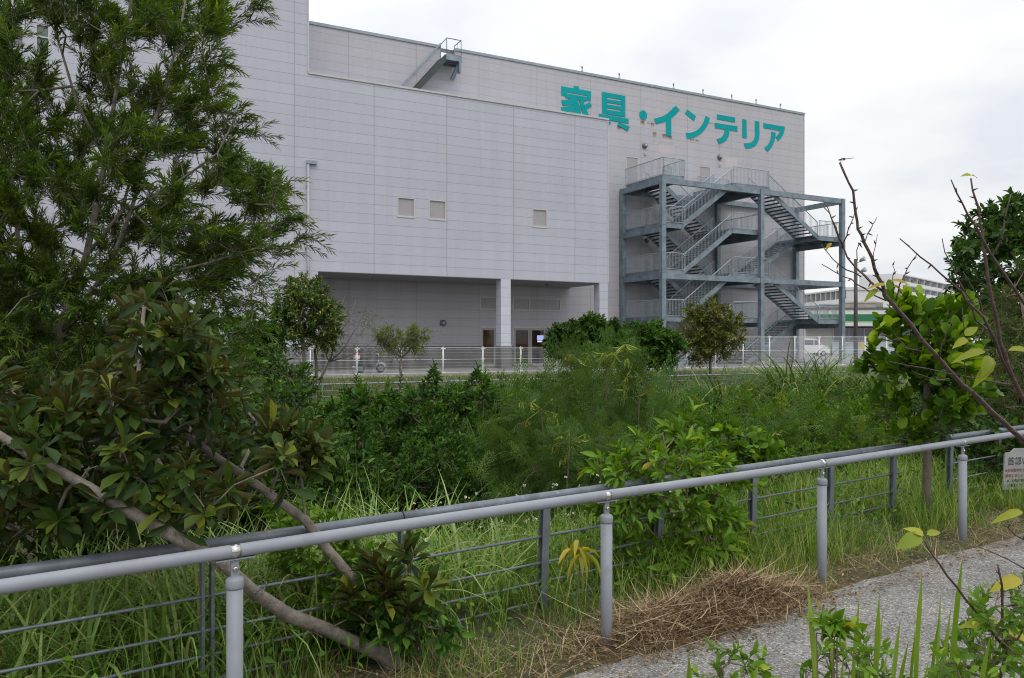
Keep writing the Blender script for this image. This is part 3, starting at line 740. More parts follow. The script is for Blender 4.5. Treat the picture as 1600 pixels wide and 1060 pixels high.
# ------------------------------------------------------------------ white welded mesh fences on the kerb
def mesh_fence(label, s0, n, ph, height, dv, dh, diag=False):
    t = thing('mesh_fence', label, 'fence', B(s0, 33.48, .16), BANG)
    for k in range(n + 1):
        x = k * 2.0
        m_ = MB(); m_.tube([(x, 0, -.1), (x, 0, height + .02)], .032, 10); m_.tube([(x, 0, height + .021), (x, 0, height + .035)], [.036, .016], 10)
        for z in ((.08, height * .55, height - .04)): m_.box(x - .11, x + .11, -.035, -.026, z - .02, z + .02)
        m_.build('post', M['steelwhite'], t)
        if k == n: break
        so = Soup()
        xs = np.arange(dv / 2, 2.0, dv) + x; A = np.stack([xs, np.full_like(xs, -.03), np.full_like(xs, .05)], 1); Bb = A.copy(); Bb[:, 2] = height
        so.tubes(A, Bb, .0028, .0028, 4)
        zs = np.arange(.06, height + .01, dh); A = np.stack([np.full_like(zs, x), np.full_like(zs, -.036), zs], 1); Bb = A.copy(); Bb[:, 0] += 2.0
        so.tubes(A, Bb, .0034, .0034, 4)
        so.tubes([(x, -.034, height), (x, -.034, .06), (x, -.034, height * .55)], [(x + 2, -.034, height), (x + 2, -.034, .06), (x + 2, -.034, height * .55)], .010, .010, 4)
        so.build('mesh_panel', M['steelwhite'], t)
# left run ends where the tall run starts
t0 = s_at(408, 33.48)
sL = t0 - 14.0; nL = 15
mesh_fence('low white welded mesh fence on the kerb before the open porch', sL, nL, 0, 1.2, .05, .15)
sR = sL + nL * 2.0 + .3
mesh_fence('taller white welded mesh fence in front of the escape stair', s_at(1073.4, 33.48) - 4.0, 14, 0, 1.78, .06, .15)
mesh_fence('short link of white mesh fence between the low and tall runs behind the dark bush', sL + nL * 2.0 + .02, 1, 0, 1.2, .05, .15)

# ------------------------------------------------------------------ sign board behind the guard fence (right edge)
sz = 7.75; sc_ = P(1566, 766, sz)
sb = thing('notice_board', 'white notice board with red and black writing behind the fence at the right edge', 'sign', (sc_[0], sc_[1], sc_[2]), RAD(14))
m_ = MB(); w, h = .50, .40
out_ = [(0, 0), (w, 0), (w, h - .04), (w - .04, h), (.14, h), (.10, h - .035), (.03, h - .04)]
m_.prism(out_, lambda a, b: (a, .006, b), lambda a, b: (a, -.006, b)); m_.build('board', simple('sign_white', (.34, .35, .35), .5, 0, .12, 8, stain=(.22, .24, .20)), sb)
m_ = MB()
for x in (.06, .44): m_.box(x - .018, x + .018, .007, .03, -.45, h - .06)
m_.build('stake', M['galv'], sb)
def text(body, x, z, size, mat, nm):
    cu = bpy.data.curves.new(nm, 'FONT'); cu.body = body; cu.size = size; cu.extrude = .0008; cu.offset = .0006
    o = bpy.data.objects.new(nm, cu); COL.objects.link(o); o.parent = sb; o.location = (x, -.0072, z); o.rotation_euler = (RAD(90), 0, 0); cu.materials.append(mat)
    dg = bpy.context.evaluated_depsgraph_get(); me_ = bpy.data.meshes.new_from_object(o.evaluated_get(dg))
    n = bpy.data.objects.new(nm, me_); COL.objects.link(n); n.parent = sb; n.location = o.location; n.rotation_euler = o.rotation_euler
    bpy.data.objects.remove(o)
tb = simple('sign_black', (.05, .05, .06), .6); tr_ = simple('sign_red', (.28, .06, .07), .6)
text('首都い', .055, .245, .085, tb, 'title_text')
text('※犬の散歩のときは必ず', .03, .175, .036, tr_, 'red_text')
text('始末しましょう。', .03, .125, .036, tr_, 'red_text')
text('※この先の車両の通行は', .05, .075, .034, tb, 'black_text')
text('ご遠慮ください。', .05, .03, .034, tb, 'black_text')

# ------------------------------------------------------------------ parked moped behind the low mesh fence
mp_p = 37.2; mp = thing('moped', 'dark parked moped with a red and white rear box behind the mesh fence', 'moped', B(s_at(556, mp_p), mp_p, HG), BANG)
bm_ = MB()
prof = [(.42, .28), (.62, .24), (.86, .26), (1.02, .50), (1.08, .86), (1.02, .92), (.93, .60), (.80, .38), (.62, .36), (.55, .62), (.18, .66), (.10, .52)]
bm_.prism(prof, lambda a, b: (a, -.13, b), lambda a, b: (a, .13, b)); bm_.build('body', simple('moped_dark', (.03, .035, .045), .3, 0, .1, 9), mp)
bm_ = MB(); bm_.prism([(.14, .665), (.56, .625), (.58, .70), (.40, .74), (.14, .76)], lambda a, b: (a, -.12, b), lambda a, b: (a, .12, b)); bm_.build('seat', M['black'], mp)
def wheel(parent, x, y, r, w, tyre=M['black'], rimm=M['galvrail'], nm='wheel'):
    mw = MB(); mw.tube([(x, y - w / 2, r), (x, y - w * .3, r), (x, y + w * .3, r), (x, y + w / 2, r)], [r * .86, r, r, r * .86], 20); wl = mw.build(nm, tyre, parent)
    mw = MB(); mw.tube([(x, y - w / 2 - .006, r), (x, y + w / 2 + .006, r)], r * .6, 16); mw.build('rim', rimm, wl); return wl
wheel(mp, .22, 0, .22, .09, rimm=M['lampgrey']); wheel(mp, 1.22, 0, .22, .09, rimm=M['lampgrey'])
bm_ = MB(); bm_.tube([(1.22, .07, .22), (1.05, .04, .75), (1.0, 0, .98)], .022, 8); bm_.tube([(1.22, -.07, .22), (1.05, -.04, .75)], .022, 8); fk = bm_.build('front_fork', M['galvrail'], mp)
bm_ = MB(); bm_.tube([(.98, -.30, 1.0), (1.0, 0, .98), (.98, .30, 1.0)], .016, 8); bm_.build('handlebar', M['black'], fk)
bm_ = MB()
for k in range(6):
    a0, a1 = RAD(20 + k * 22), RAD(42 + k * 22); bm_.bar((1.22 + .26 * math.cos(a0), 0, .22 + .26 * math.sin(a0)), (1.22 + .26 * math.cos(a1), 0, .22 + .26 * math.sin(a1)), .11, .012, up=(0, 1, 0))
bm_.build('front_fender', M['galvrail'], fk)
bm_ = MB(); bm_.tube([(1.06, 0, .86), (1.14, 0, .86)], [.08, .07], 14); bm_.build('headlight', M['white'], mp)
bm_ = MB(); bm_.box(-.06, .16, -.17, .17, .70, .86); bx = bm_.build('rear_box', M['white'], mp)
bm_ = MB(); bm_.box(-.07, .17, -.18, .18, .861, .96); bm_.build('box_lid', simple('red_lid', (.42, .04, .03), .4), bx)
bm_ = MB(); bm_.tube([(.35, .14, .30), (.05, .17, .26), (-.12, .18, .30)], [.03, .045, .04], 10); bm_.build('exhaust', M['galvrail'], mp)

# ------------------------------------------------------------------ far right: pole, shop, flats, car
pz = 62.0; b0 = P(1337, 0, pz)
up = thing('utility_pole', 'dark wooden pole carrying two floodlights behind the right end of the stair', 'pole', (b0[0], b0[1], .12))
m_ = MB(); hp = P(1337, 405, pz)[2] - .12; m_.tube([(0, 0, -.3), (0, 0, hp * .5), (0, 0, hp)], [.17, .15, .13], 14); m_.build('shaft', simple('creosote_wood', (.09, .085, .075), .8, 0, .25, 3), up)
for x, z in ((.35, .0), (.42, -.85)):
    m_ = MB(); m_.bar((0, 0, hp - .35 + z), (x, -.05, hp - .2 + z), .05, .05); ar = m_.build('lamp_bracket', M['galv'], up)
    m_ = MB(); m_.tube([(x - .02, -.0, hp - .2 + z), (x + .06, -.12, hp - .08 + z), (x + .22, -.3, hp + .02 + z)], [.08, .14, .2], 12); m_.build('floodlight', M['galvrail'], ar)
# convenience shop with a green band
cz = 98.0; q0 = P(1262, 0, cz); shp = thing('roadside_shop', 'low shop with a white and green fascia band, far right beyond the car park', 'building', (q0[0], q0[1], .12), RAD(-3))
W = P(1500, 0, cz)[0] - q0[0]; zz = lambda v: P(0, v, cz)[2] - .12
m_ = MB(); m_.box(.4, W, 2.0, 14, -.3, zz(512)); m_.build('wall', simple('shop_wall', (.50, .49, .47), .6), shp)
m_ = MB(); m_.box(0, W + .5, 0, 14.5, zz(511), zz(509.5)); m_.build('canopy', simple('brown_soffit', (.10, .08, .075), .6), shp)
m_ = MB(); m_.box(.02, W + .48, .02, 14.4, zz(509.5) + .001, zz(484)); fa = m_.build('fascia', simple('shop_white', (.66, .68, .68), .4, 0, .04, 1), shp)
m_ = MB(); m_.box(.03, W + .47, -.04, .018, zz(502), zz(492)); m_.build('green_band', simple('shop_green', (.02, .17, .085), .4, 0, .04, 1), fa)
m_ = MB(); m_.box(.03, W + .47, -.05, .017, zz(503.2), zz(502.2)); m_.box(.03, W + .47, -.05, .017, zz(491.7), zz(490.9)); m_.build('lime_stripe', simple('shop_lime', (.28, .52, .08), .4), fa)
m_ = MB(); m_.box(-.1, W + .6, -.1, 14.6, zz(484) + .001, zz(481)); m_.build('roof_edge', simple('brown_roof', (.13, .11, .10), .6), shp)
for k in range(8):
    x = 3.8 + k * 1.9; m_ = MB(); m_.box(x, x + 1.75, 1.93, 1.999, .35, zz(514)); w_ = m_.build('window', M['wglass'], shp)
    m_ = MB(); m_.box(x - .07, x - .002, 1.9, 1.998, .1, zz(513)); m_.box(x, x + 1.75, 1.9, 1.998, 1.3, 1.38); m_.build('window_frame', M['white'], w_)
m_ = MB(); m_.box(3.6, W, 1.85, 1.92, .0, 1.55); m_.build('counter_panel', simple('poster_blue', (.52, .58, .64), .5, 0, .08, 1), shp)
# blocks of flats
def flats(label, ul, ur, vl, vr, zl, zr, floors, bays, vb):
    a = P(ul, vl, zl); b = P(ur, vr, zr); d = b[:2] - a[:2]; L = np.linalg.norm(d); H = a[2] - .12
    t = thing('apartment_block', label, 'building', (a[0], a[1], .12), math.atan2(d[1], d[0]))
    fh = 2.95
    m = MB(); m.box(0, L, 1.4, 11, -.3, H); m.build('wall', simple('flat_wall', (.66, .66, .65), .7, 0, .06, .3), t)
    m = MB(); m.box(-.3, L + .3, -.05, 11.3, H + .001, H + .35); m.build('parapet', simple('flat_parapet', (.58, .58, .57), .7, 0, .05, .3), t)
    m = MB()
    for k in range(bays + 1): m.box(k * L / bays - .12, k * L / bays + .12, .05, 1.398, 0, H - .01)
    m.build('party_wall', simple('flat_fins', (.56, .56, .56), .7, 0, .05, .3), t)
    for f in range(floors):
        z1 = H - f * fh
        m = MB(); m.box(0, L, 0, .1, z1 - fh, z1 - fh + 1.15); m.box(0, L, .1, 1.39, z1 - fh - .18, z1 - fh); m.build('balcony', simple('flat_balcony', (.70, .71, .71), .7, 0, .05, .3), t)
        m = MB()
        for k in range(bays): m.box((k + .12) * L / bays, (k + .88) * L / bays, 1.36, 1.395, z1 - fh + .2, z1 - .55)
        m.build('window', M['wglass'], t)
    return t, L, H
flats('pale apartment block of stepped balconies just right of the store, seen behind the stair rails', 1252, 1322, 462, 449.5, 190, 170, 6, 9, 480)
tt, L_, H_ = flats('tall white apartment block with a grid of balconies, far above the round leaved tree', 1411, 1492, 430.5, 437, 250, 300, 10, 8, 500)
m_ = MB(); m_.box(-7, -.31, 0, 11, -.3, H_ + .2); gb = m_.build('gable_wall', simple('flat_gable', (.70, .70, .70), .7, 0, .05, .3), tt)
m_ = MB(); m_.tube([(-3.4, -.02, H_ - 5.2), (-3.4, -.06, H_ - 5.2)], 1.0, 20); m_.tube([(-3.4, -.065, H_ - 5.2), (-3.4, -.1, H_ - 5.2)], .6, 20); m_.build('emblem', simple('red_emblem', (.42, .10, .09), .6), gb)
pr = P(1322, 449.5, 172); hs_ = thing('hillside_house', 'plain pale building end wall next to the stepped apartment block', 'building', (pr[0], pr[1], .12), RAD(-4))
m_ = MB(); m_.box(.4, 5.0, .3, 9, -.3, pr[2] - .3); m_.build('wall', simple('house_wall', (.56, .56, .57), .7, 0, .05, .3), hs_)
m_ = MB(); m_.box(.2, 5.2, .1, 9.2, pr[2] - .299, pr[2] - .05); m_.build('roof', simple('house_roof', (.47, .47, .48), .7), hs_)
m_ = MB(); m_.box(2.0, 2.9, .25, .299, pr[2] - 6, pr[2] - 4.6); m_.build('window', M['wglass'], hs_)
lo = thing('old_house', 'small old concrete house roof terrace behind the shop', 'building', (*P(1318, 0, 130)[:2], .12), RAD(-2))
m_ = MB(); m_.box(0, 5.2, 0, 8, -.3, P(0, 474, 130)[2] - .12); m_.build('wall', simple('old_wall', (.36, .33, .29), .8, 0, .2, .6), lo)
m_ = MB(); m_.box(5.25, 6.6, .5, 8, -.3, P(0, 472.5, 130)[2] - .12); m_.build('annex', simple('old_annex', (.30, .28, .25), .8, 0, .2, .6), lo)
m_ = MB(); m_.box(-.1, 5.3, -.1, .001, P(0, 474, 130)[2] - .11, P(0, 471.5, 130)[2] - .12); m_.build('parapet', simple('old_parapet', (.45, .40, .34), .8, 0, .2, .6), lo)
# car
cz2 = 84.0; c0 = P(1243, 0, cz2); car = thing('parked_car', 'white van parked beside the store with its tailgate raised, seen through the mesh fence', 'van', (c0[0], c0[1], .12), RAD(8))
pf = [(0, .35), (.02, 1.05), (.25, 1.75), (.55, 1.86), (2.35, 1.84), (3.05, 1.18), (3.75, .98), (3.88, .78), (3.9, .35)]
m_ = MB(); m_.prism(pf, lambda a, b: (a, 0, b), lambda a, b: (a, 1.6, b)); m_.build('body', simple('car_white', (.72, .72, .72), .25, 0, .03, 1), car)
m_ = MB(); m_.prism([(2.12, 1.20), (2.12, 1.72), (2.36, 1.72), (2.92, 1.20)], lambda a, b: (a, -.012, b), lambda a, b: (a, -.002, b)); m_.prism([(.5, 1.2), (.6, 1.72), (2.02, 1.72), (2.02, 1.2)], lambda a, b: (a, -.012, b), lambda a, b: (a, -.002, b)); m_.build('side_window', M['wglass'], car)
m_ = MB(); m_.face([(2.42, .1, 1.80), (3.05, .1, 1.2), (3.05, 1.5, 1.2), (2.42, 1.5, 1.80)]); me2 = m_.build('windscreen', M['wglass'], car); me2.location = (.02, 0, .02)
m_ = MB(); m_.prism([(3.6, .78), (3.84, .76), (3.80, .93), (3.62, .97)], lambda a, b: (a, -.014, b), lambda a, b: (a, -.001, b)); m_.build('headlight', M['galvrail'], car)
m_ = MB(); m_.bar((.25, .8, 1.83), (-.1, .8, 1.90), 1.5, .07); m_.bar((.9, .8, 1.89), (2.2, .8, 1.92), 1.3, .05); m_.build('tailgate', simple('car_white2', (.72, .72, .72), .25), car)
wheel(car, .75, .1, .31, .2); wheel(car, 3.15, .1, .31, .2); wheel(car, .75, 1.5, .31, .2); wheel(car, 3.15, 1.5, .31, .2)
# bicycle-rack hoop, net post, yellow notice
rk = P(1269, 0, 60); rack = thing('metal_hoop', 'thin white metal hoop standing on the asphalt behind the fence', 'rack', (rk[0], rk[1], .12))
m_ = MB(); hw = 5 * 60 / F; ht = P(0, 545, 60)[2] - .12; m_.tube([(-hw, 0, 0), (-hw, 0, ht), (hw, 0, ht), (hw, 0, 0)], .025, 8); m_.tube([(-hw, 0, ht * .5), (hw, 0, ht * .5)], .018, 6); m_.build('frame', M['steelwhite'], rack)
gp = P(1299, 0, 88); gpo = thing('green_bollard', 'green post beside the white van', 'post', (gp[0], gp[1], .12)); m_ = MB(); m_.tube([(0, 0, 0), (0, 0, 1.7)], .09, 10); m_.tube([(0, 0, 1.701), (0, 0, 1.8)], [.09, .03], 10); m_.build('shaft', simple('green_paint', (.03, .22, .12), .4), gpo)
yp = P(1349, 0, 66); yno = thing('yellow_notice', 'small yellow notice on a post at the right end of the tall mesh fence', 'sign', (yp[0], yp[1], .12)); m_ = MB(); m_.tube([(0, 0, 0), (0, 0, 1.5)], .03, 8); m_.build('post', M['galv'], yno); m_ = MB(); m_.box(-.2, .2, -.06, -.035, .85, 1.5); m_.build('board', simple('yellow_paint', (.60, .42, .03), .5, 0, .1, 3), yno)
# ------------------------------------------------------------------ leaf templates
def leaf_tpl(prof, fold=.12, droop=.15):
    v = [(0, 0, 0)]; t = []
    for k, (y, w) in enumerate(prof):
        d = -droop * y * y
        v += [(-w, y, d + fold * w * 2), (0, y, d), (w, y, d + fold * w * 2)]
    v.append((0, 1, -droop)); n = len(prof); e = len(v) - 1
    t += [(0, 2, 1), (0, 3, 2)]
    for k in range(n - 1):
        a = 1 + 3 * k; b = a + 3
        t += [(a, a + 1, b + 1), (a, b + 1, b), (a + 1, a + 2, b + 2), (a + 1, b + 2, b + 1)]
    a = 1 + 3 * (n - 1); t += [(a, a + 1, e), (a + 1, a + 2, e)]
    return np.array(v, float), np.array(t)
T_DIA = (np.array([(0, 0, 0), (-.5, .45, .03), (0, 1, -.1), (.5, .45, .03)], float), np.array([(0, 3, 2), (0, 2, 1)]))
T_ELL = leaf_tpl([(.3, .44), (.62, .42)])
T_OBO = leaf_tpl([(.25, .2), (.5, .4), (.78, .46)], .14, .12)
T_RND = leaf_tpl([(.06, .22), (.22, .42), (.5, .5), (.78, .42), (.93, .24)], .08, .06)
T_LNG = leaf_tpl([(.15, .36), (.4, .5), (.7, .36)], .10, .45)
def frond_tpl(npin=4, nl=4):
    V = []; T = []
    for k in range(npin):
        y0 = .3 + .7 * k / (npin - 1)
        for sd in (-1, 1):
            a = RAD(58 - 18 * k / npin); dx, dy = sd * math.sin(a), math.cos(a); Lp = .42 * (1 - .25 * abs(k / (npin - 1) - .5))
            for j in range(nl):
                t = (j + .6) / nl; px, py = dx * Lp * t, y0 + dy * Lp * t; pz = -.10 * y0 * y0 - .12 * t * t
                for s2 in (-1, 1):
                    b = a * sd + s2 * RAD(62); lx, ly = math.sin(b) * .12, math.cos(b) * .12; wx, wy = math.cos(b) * .030, -math.sin(b) * .030
                    i = len(V); V += [(px, py, pz), (px + lx * .5 - wx, py + ly * .5 - wy, pz), (px + lx, py + ly, pz - .012), (px + lx * .5 + wx, py + ly * .5 + wy, pz)]
                    T += [(i, i + 3, i + 2), (i, i + 2, i + 1)]
    return np.array(V, float), np.array(T)
T_FRD = frond_tpl()

def nrm(a): return a / (np.linalg.norm(a, axis=-1, keepdims=True) + 1e-9)
def spray(lf, wd, tpl, C, Rr, out, n=6, m=12, bias=1.0, ll=.08, lw=.03, ang=(.5, 1.0), droop=.2, t0=.25, t1=1.0, tw=.003, up=.4, updir=.25, lj=.3, tip=.25, rbase=None):
    C = np.atleast_2d(C); N = len(C); out = np.broadcast_to(np.atleast_2d(out), (N, 3))
    Rr = np.broadcast_to(np.asarray(Rr, float), (N,))
    Cn = np.repeat(C, n, 0); On = np.repeat(out, n, 0); Rn = np.repeat(Rr, n)
    d = nrm(R.normal(size=(N * n, 3)) * .7 + On * bias + np.array([0, 0, updir]))
    Lt = Rn * R.uniform(.7, 1.3, N * n)
    s = Cn - d * (Rn * .35)[:, None] + R.normal(size=(N * n, 3)) * (Rn * .13)[:, None]
    f = lambda t: s[:, None] + d[:, None] * (Lt[:, None] * t)[..., None] + np.array([0, 0, -1.]) * (droop * Lt[:, None] * t * t)[..., None]
    if wd is not None:
        q = f(np.broadcast_to(np.array([[0, .5, 1.0]]), (N * n, 3)))
        wd.tubes(Cn * .9 + s * .1, q[:, 0], tw * 1.3, tw, 3); wd.tubes(q[:, 0], q[:, 1], tw, tw * .75, 3); wd.tubes(q[:, 1], q[:, 2], tw * .75, tw * .4, 3)
    t = np.linspace(t0, t1, m)[None] + R.uniform(-.5, .5, (N * n, m)) * (t1 - t0) / m
    pos = f(t).reshape(-1, 3)
    T = nrm(d[:, None] + np.array([0, 0, -2.]) * (droop * t)[..., None]).reshape(-1, 3)
    ref = np.where(np.abs(T[:, 2:3]) < .9, np.array([[0, 0, 1.]]), np.array([[1., 0, 0]])); x = nrm(np.cross(T, ref)); z = np.cross(x, T)
    phi = (np.arange(m)[None] * 2.4 + R.uniform(0, 6.28, (N * n, 1)) + R.normal(size=(N * n, m)) * .3).reshape(-1, 1)
    a = (ang[1] + (ang[0] - ang[1]) * ((t - t0) / (t1 - t0 + 1e-6))).reshape(-1, 1) + R.normal(size=(N * n * m, 1)) * .15
    ax = np.cos(a) * T + np.sin(a) * (np.cos(phi) * x + np.sin(phi) * z)
    nr = T * .5 + np.array([0, 0, up]) + R.normal(size=T.shape) * .22
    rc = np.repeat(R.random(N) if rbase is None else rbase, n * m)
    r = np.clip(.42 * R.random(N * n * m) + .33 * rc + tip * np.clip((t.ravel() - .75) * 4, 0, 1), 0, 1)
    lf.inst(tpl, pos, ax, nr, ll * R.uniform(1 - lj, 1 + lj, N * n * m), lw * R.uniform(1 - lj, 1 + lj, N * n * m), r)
def connect(wd, trunks, C, r_tw=.004, k=.42, sag=.0, rmax=.05, mid=True):
    """join clump centres to the limbs with a branching skeleton"""
    nodes = []; par = []; plen = []
    for tr in trunks:
        tr = [np.array(p, float) for p in tr]; dense = []
        for a, b in zip(tr[:-1], tr[1:]):
            for t in np.linspace(0, 1, 5)[:-1]: dense.append(a + (b - a) * t)
        dense.append(tr[-1])
        for i, p in enumerate(dense): nodes.append(p); par.append(-1); plen.append(.35 * i * .1)
    n0 = len(nodes); C = [np.array(c) for c in C]
    tn = np.array(nodes); order = sorted(range(len(C)), key=lambda i: np.min(np.linalg.norm(tn - C[i], axis=1)))
    for i in order:
        c = C[i]; N = np.array(nodes); cost = np.linalg.norm(N - c, axis=1) + .3 * np.array(plen); j = int(np.argmin(cost)); L = np.linalg.norm(N[j] - c)
        mp_ = (nodes[j] + c) / 2 + R.normal(size=3) * L * .09 + np.array([0, 0, -sag * L])
        nodes.append(mp_); par.append(j); plen.append(plen[j] + L / 2); nodes.append(c); par.append(len(nodes) - 2); plen.append(plen[j] + L)
    cnt = np.zeros(len(nodes))
    for i in range(len(nodes) - 1, n0 - 1, -1):
        if (i - n0) % 2 == 1: cnt[i] += 1
        cnt[par[i]] += cnt[i]
    rad = np.minimum(r_tw * np.maximum(cnt, 1) ** k, rmax)
    A = []; Bb = []; ra = []; rb = []
    for i in range(n0, len(nodes)):
        A.append(nodes[par[i]]); Bb.append(nodes[i]); ra.append(min(rad[par[i]], rad[i] * 1.25) if par[i] >= n0 else rad[i] * 1.15); rb.append(rad[i])
    if A: wd.tubes(A, Bb, ra, rb, 6)
def poly_in(poly, u, v):
    c = False; n = len(poly)
    for i in range(n):
        (x1, y1), (x2, y2) = poly[i], poly[i - 1]
        if (y1 > v) != (y2 > v) and u < (x2 - x1) * (v - y1) / (y2 - y1) + x1: c = not c
    return c
def poly_clumps(poly, n, z0, z1, mind=12, holes=()):
    us = [p[0] for p in poly]; vs = [p[1] for p in poly]; out = []; tries = 0
    while len(out) < n and tries < n * 60:
        tries += 1; u, v = R.uniform(min(us), max(us)), R.uniform(min(vs), max(vs))
        if not poly_in(poly, u, v): continue
        if any((u - a) ** 2 / b ** 2 + (v - c) ** 2 / d ** 2 < 1 for a, c, b, d in holes): continue
        z = R.uniform(z0, z1)
        if any((u - o[0]) ** 2 + (v - o[1]) ** 2 < mind ** 2 and abs(z - o[2]) < (z1 - z0) * .35 for o in out): continue
        out.append((u, v, z))
    return np.array([P(*o) for o in out])
def ell_clumps(c, rad, n, inner=.35, low=-1.0):
    d = nrm(R.normal(size=(n * 3, 3))); d = d[d[:, 2] > low][:n]; r = inner + (1 - inner) * R.random(len(d)) ** .6
    wob = 1 + .22 * np.sin(d[:, 0] * 5 + c[0]) * np.cos(d[:, 1] * 4 + c[1]) + R.normal(size=len(d)) * .07
    return np.array(c) + d * (r * wob)[:, None] * np.array(rad), d
def bend(a, b, sag, n=6, jit=.02):
    a = np.array(a, float); b = np.array(b, float)
    return [a + (b - a) * t + np.array([0, 0, sag * math.sin(math.pi * t)]) + R.normal(size=3) * jit * (0 < t < 1) for t in np.linspace(0, 1, n)]

# ------------------------------------------------------------------ foliage materials
G = lambda *s: [(p, c) for p, c in s]
M['bark'] = simple('pale_bark', (.20, .175, .145), .85, 0, .45, 16, .8, stain=(.075, .062, .05))
M['barkdark'] = simple('dark_bark', (.13, .105, .085), .85, 0, .35, 18, .6)
M['barkred'] = simple('cherry_bark', (.085, .05, .048), .45, 0, .35, 30, .4, stain=(.17, .13, .12))
M['twig'] = simple('brown_twig', (.16, .12, .085), .8, 0, .3, 14)
LM = {}
LM['needle'] = leafmat('bottlebrush_leaf', G((0, (.026, .052, .012)), (.4, (.055, .098, .018)), (.7, (.10, .160, .024)), (.9, (.19, .27, .035)), (1, (.30, .33, .05))), .55, .3, .22)
LM['needle2'] = leafmat('olive_needle_leaf', G((0, (.035, .055, .02)), (.5, (.07, .10, .032)), (.8, (.14, .14, .055)), (1, (.20, .16, .09))), .6, .25, .2)
LM['rosette'] = leafmat('leathery_leaf', G((0, (.012, .026, .007)), (.35, (.026, .052, .010)), (.62, (.060, .095, .015)), (.82, (.14, .155, .022)), (1, (.27, .24, .04))), .5, .22, .2, back=(.075, .074, .020))
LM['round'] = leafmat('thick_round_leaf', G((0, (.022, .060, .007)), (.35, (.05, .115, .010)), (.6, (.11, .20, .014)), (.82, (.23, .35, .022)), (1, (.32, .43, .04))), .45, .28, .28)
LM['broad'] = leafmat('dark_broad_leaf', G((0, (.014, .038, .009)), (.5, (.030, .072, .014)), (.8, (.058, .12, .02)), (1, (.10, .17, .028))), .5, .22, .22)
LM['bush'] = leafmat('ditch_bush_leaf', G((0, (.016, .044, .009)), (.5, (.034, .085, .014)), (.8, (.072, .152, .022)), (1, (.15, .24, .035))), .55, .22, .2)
LM['light'] = leafmat('fresh_bush_leaf', G((0, (.042, .090, .012)), (.45, (.078, .158, .02)), (.8, (.14, .245, .03)), (.95, (.26, .32, .05)), (1, (.32, .25, .05))), .5, .3, .22)
LM['feather'] = leafmat('feathery_leaf', G((0, (.028, .060, .018)), (.5, (.060, .112, .028)), (.85, (.105, .17, .04)), (1, (.18, .235, .05))), .6, .3, .15)
LM['feather2'] = leafmat('blue_feathery_leaf', G((0, (.028, .072, .024)), (.5, (.052, .118, .036)), (1, (.09, .17, .045))), .6, .3, .15)
LM['red'] = leafmat('bronze_leaf', G((0, (.042, .066, .014)), (.45, (.085, .105, .022)), (.75, (.14, .13, .03)), (1, (.23, .16, .05))), .5, .25, .2)
LM['tips'] = leafmat('cream_tipped_leaf', G((0, (.022, .052, .011)), (.5, (.05, .10, .02)), (.75, (.11, .14, .035)), (.9, (.26, .23, .085)), (1, (.35, .28, .12))), .5, .25, .2)
LM['sparse'] = leafmat('sparse_leaf', G((0, (.06, .10, .02)), (.5, (.12, .16, .035)), (1, (.20, .23, .06))), .5, .3, .2)
LM['grass'] = leafmat('grass_blade', G((0, (.055, .112, .016)), (.4, (.098, .178, .028)), (.75, (.17, .262, .05)), (.93, (.26, .31, .12)), (.955, (.32, .28, .13)), (1, (.42, .35, .20))), .42, .35, .35)
LM['reed'] = leafmat('silver_grass_blade', G((0, (.030, .064, .016)), (.5, (.070, .125, .028)), (.85, (.135, .20, .05)), (1, (.26, .26, .12))), .55, .3, .2)
LM['broadgrass'] = leafmat('pale_broad_grass', G((0, (.075, .145, .034)), (.4, (.15, .245, .065)), (.75, (.25, .35, .12)), (.94, (.31, .36, .19)), (.96, (.36, .31, .18)), (1, (.42, .36, .22))), .42, .35, .4)
LM['straw'] = leafmat('dry_straw', G((0, (.10, .062, .032)), (.4, (.215, .140, .075)), (.75, (.36, .265, .155)), (1, (.60, .48, .32))), .8, .1, .15, gain=False)
LM['yellow'] = leafmat('yellowing_leaf', G((0, (.15, .20, .03)), (.6, (.28, .28, .04)), (1, (.36, .27, .05))), .45, .3, .25)
LM['pod'] = leafmat('seed_pod', G((0, (.20, .27, .05)), (.8, (.28, .33, .08)), (.92, (.18, .11, .05)), (1, (.14, .08, .04))), .5, .25, .2)
LM['petal'] = leafmat('white_petal', G((0, (.75, .75, .70)), (.86, (.78, .76, .68)), (.9, (.60, .40, .05)), (1, (.55, .35, .05))), .6, .2, .2, gain=False)

def tree(name, label, cat, base, trunks, lf, wd, lmat, wmat, group=None, parts=('trunk', 'crown')):
    t = thing(name, label, cat, base, 0, group)
    if wd is not None and wd.v: wd.build(parts[0], wmat, t, smooth=True, org=base)
    lf.build(parts[1], lmat, t, smooth=True, org=base)
    return t
def gpos(x, y): return np.array([x, y, float(ground_h(x, y))])
def at_px(u, z):
    x = (u - 800) / F * z; return gpos(x, z)

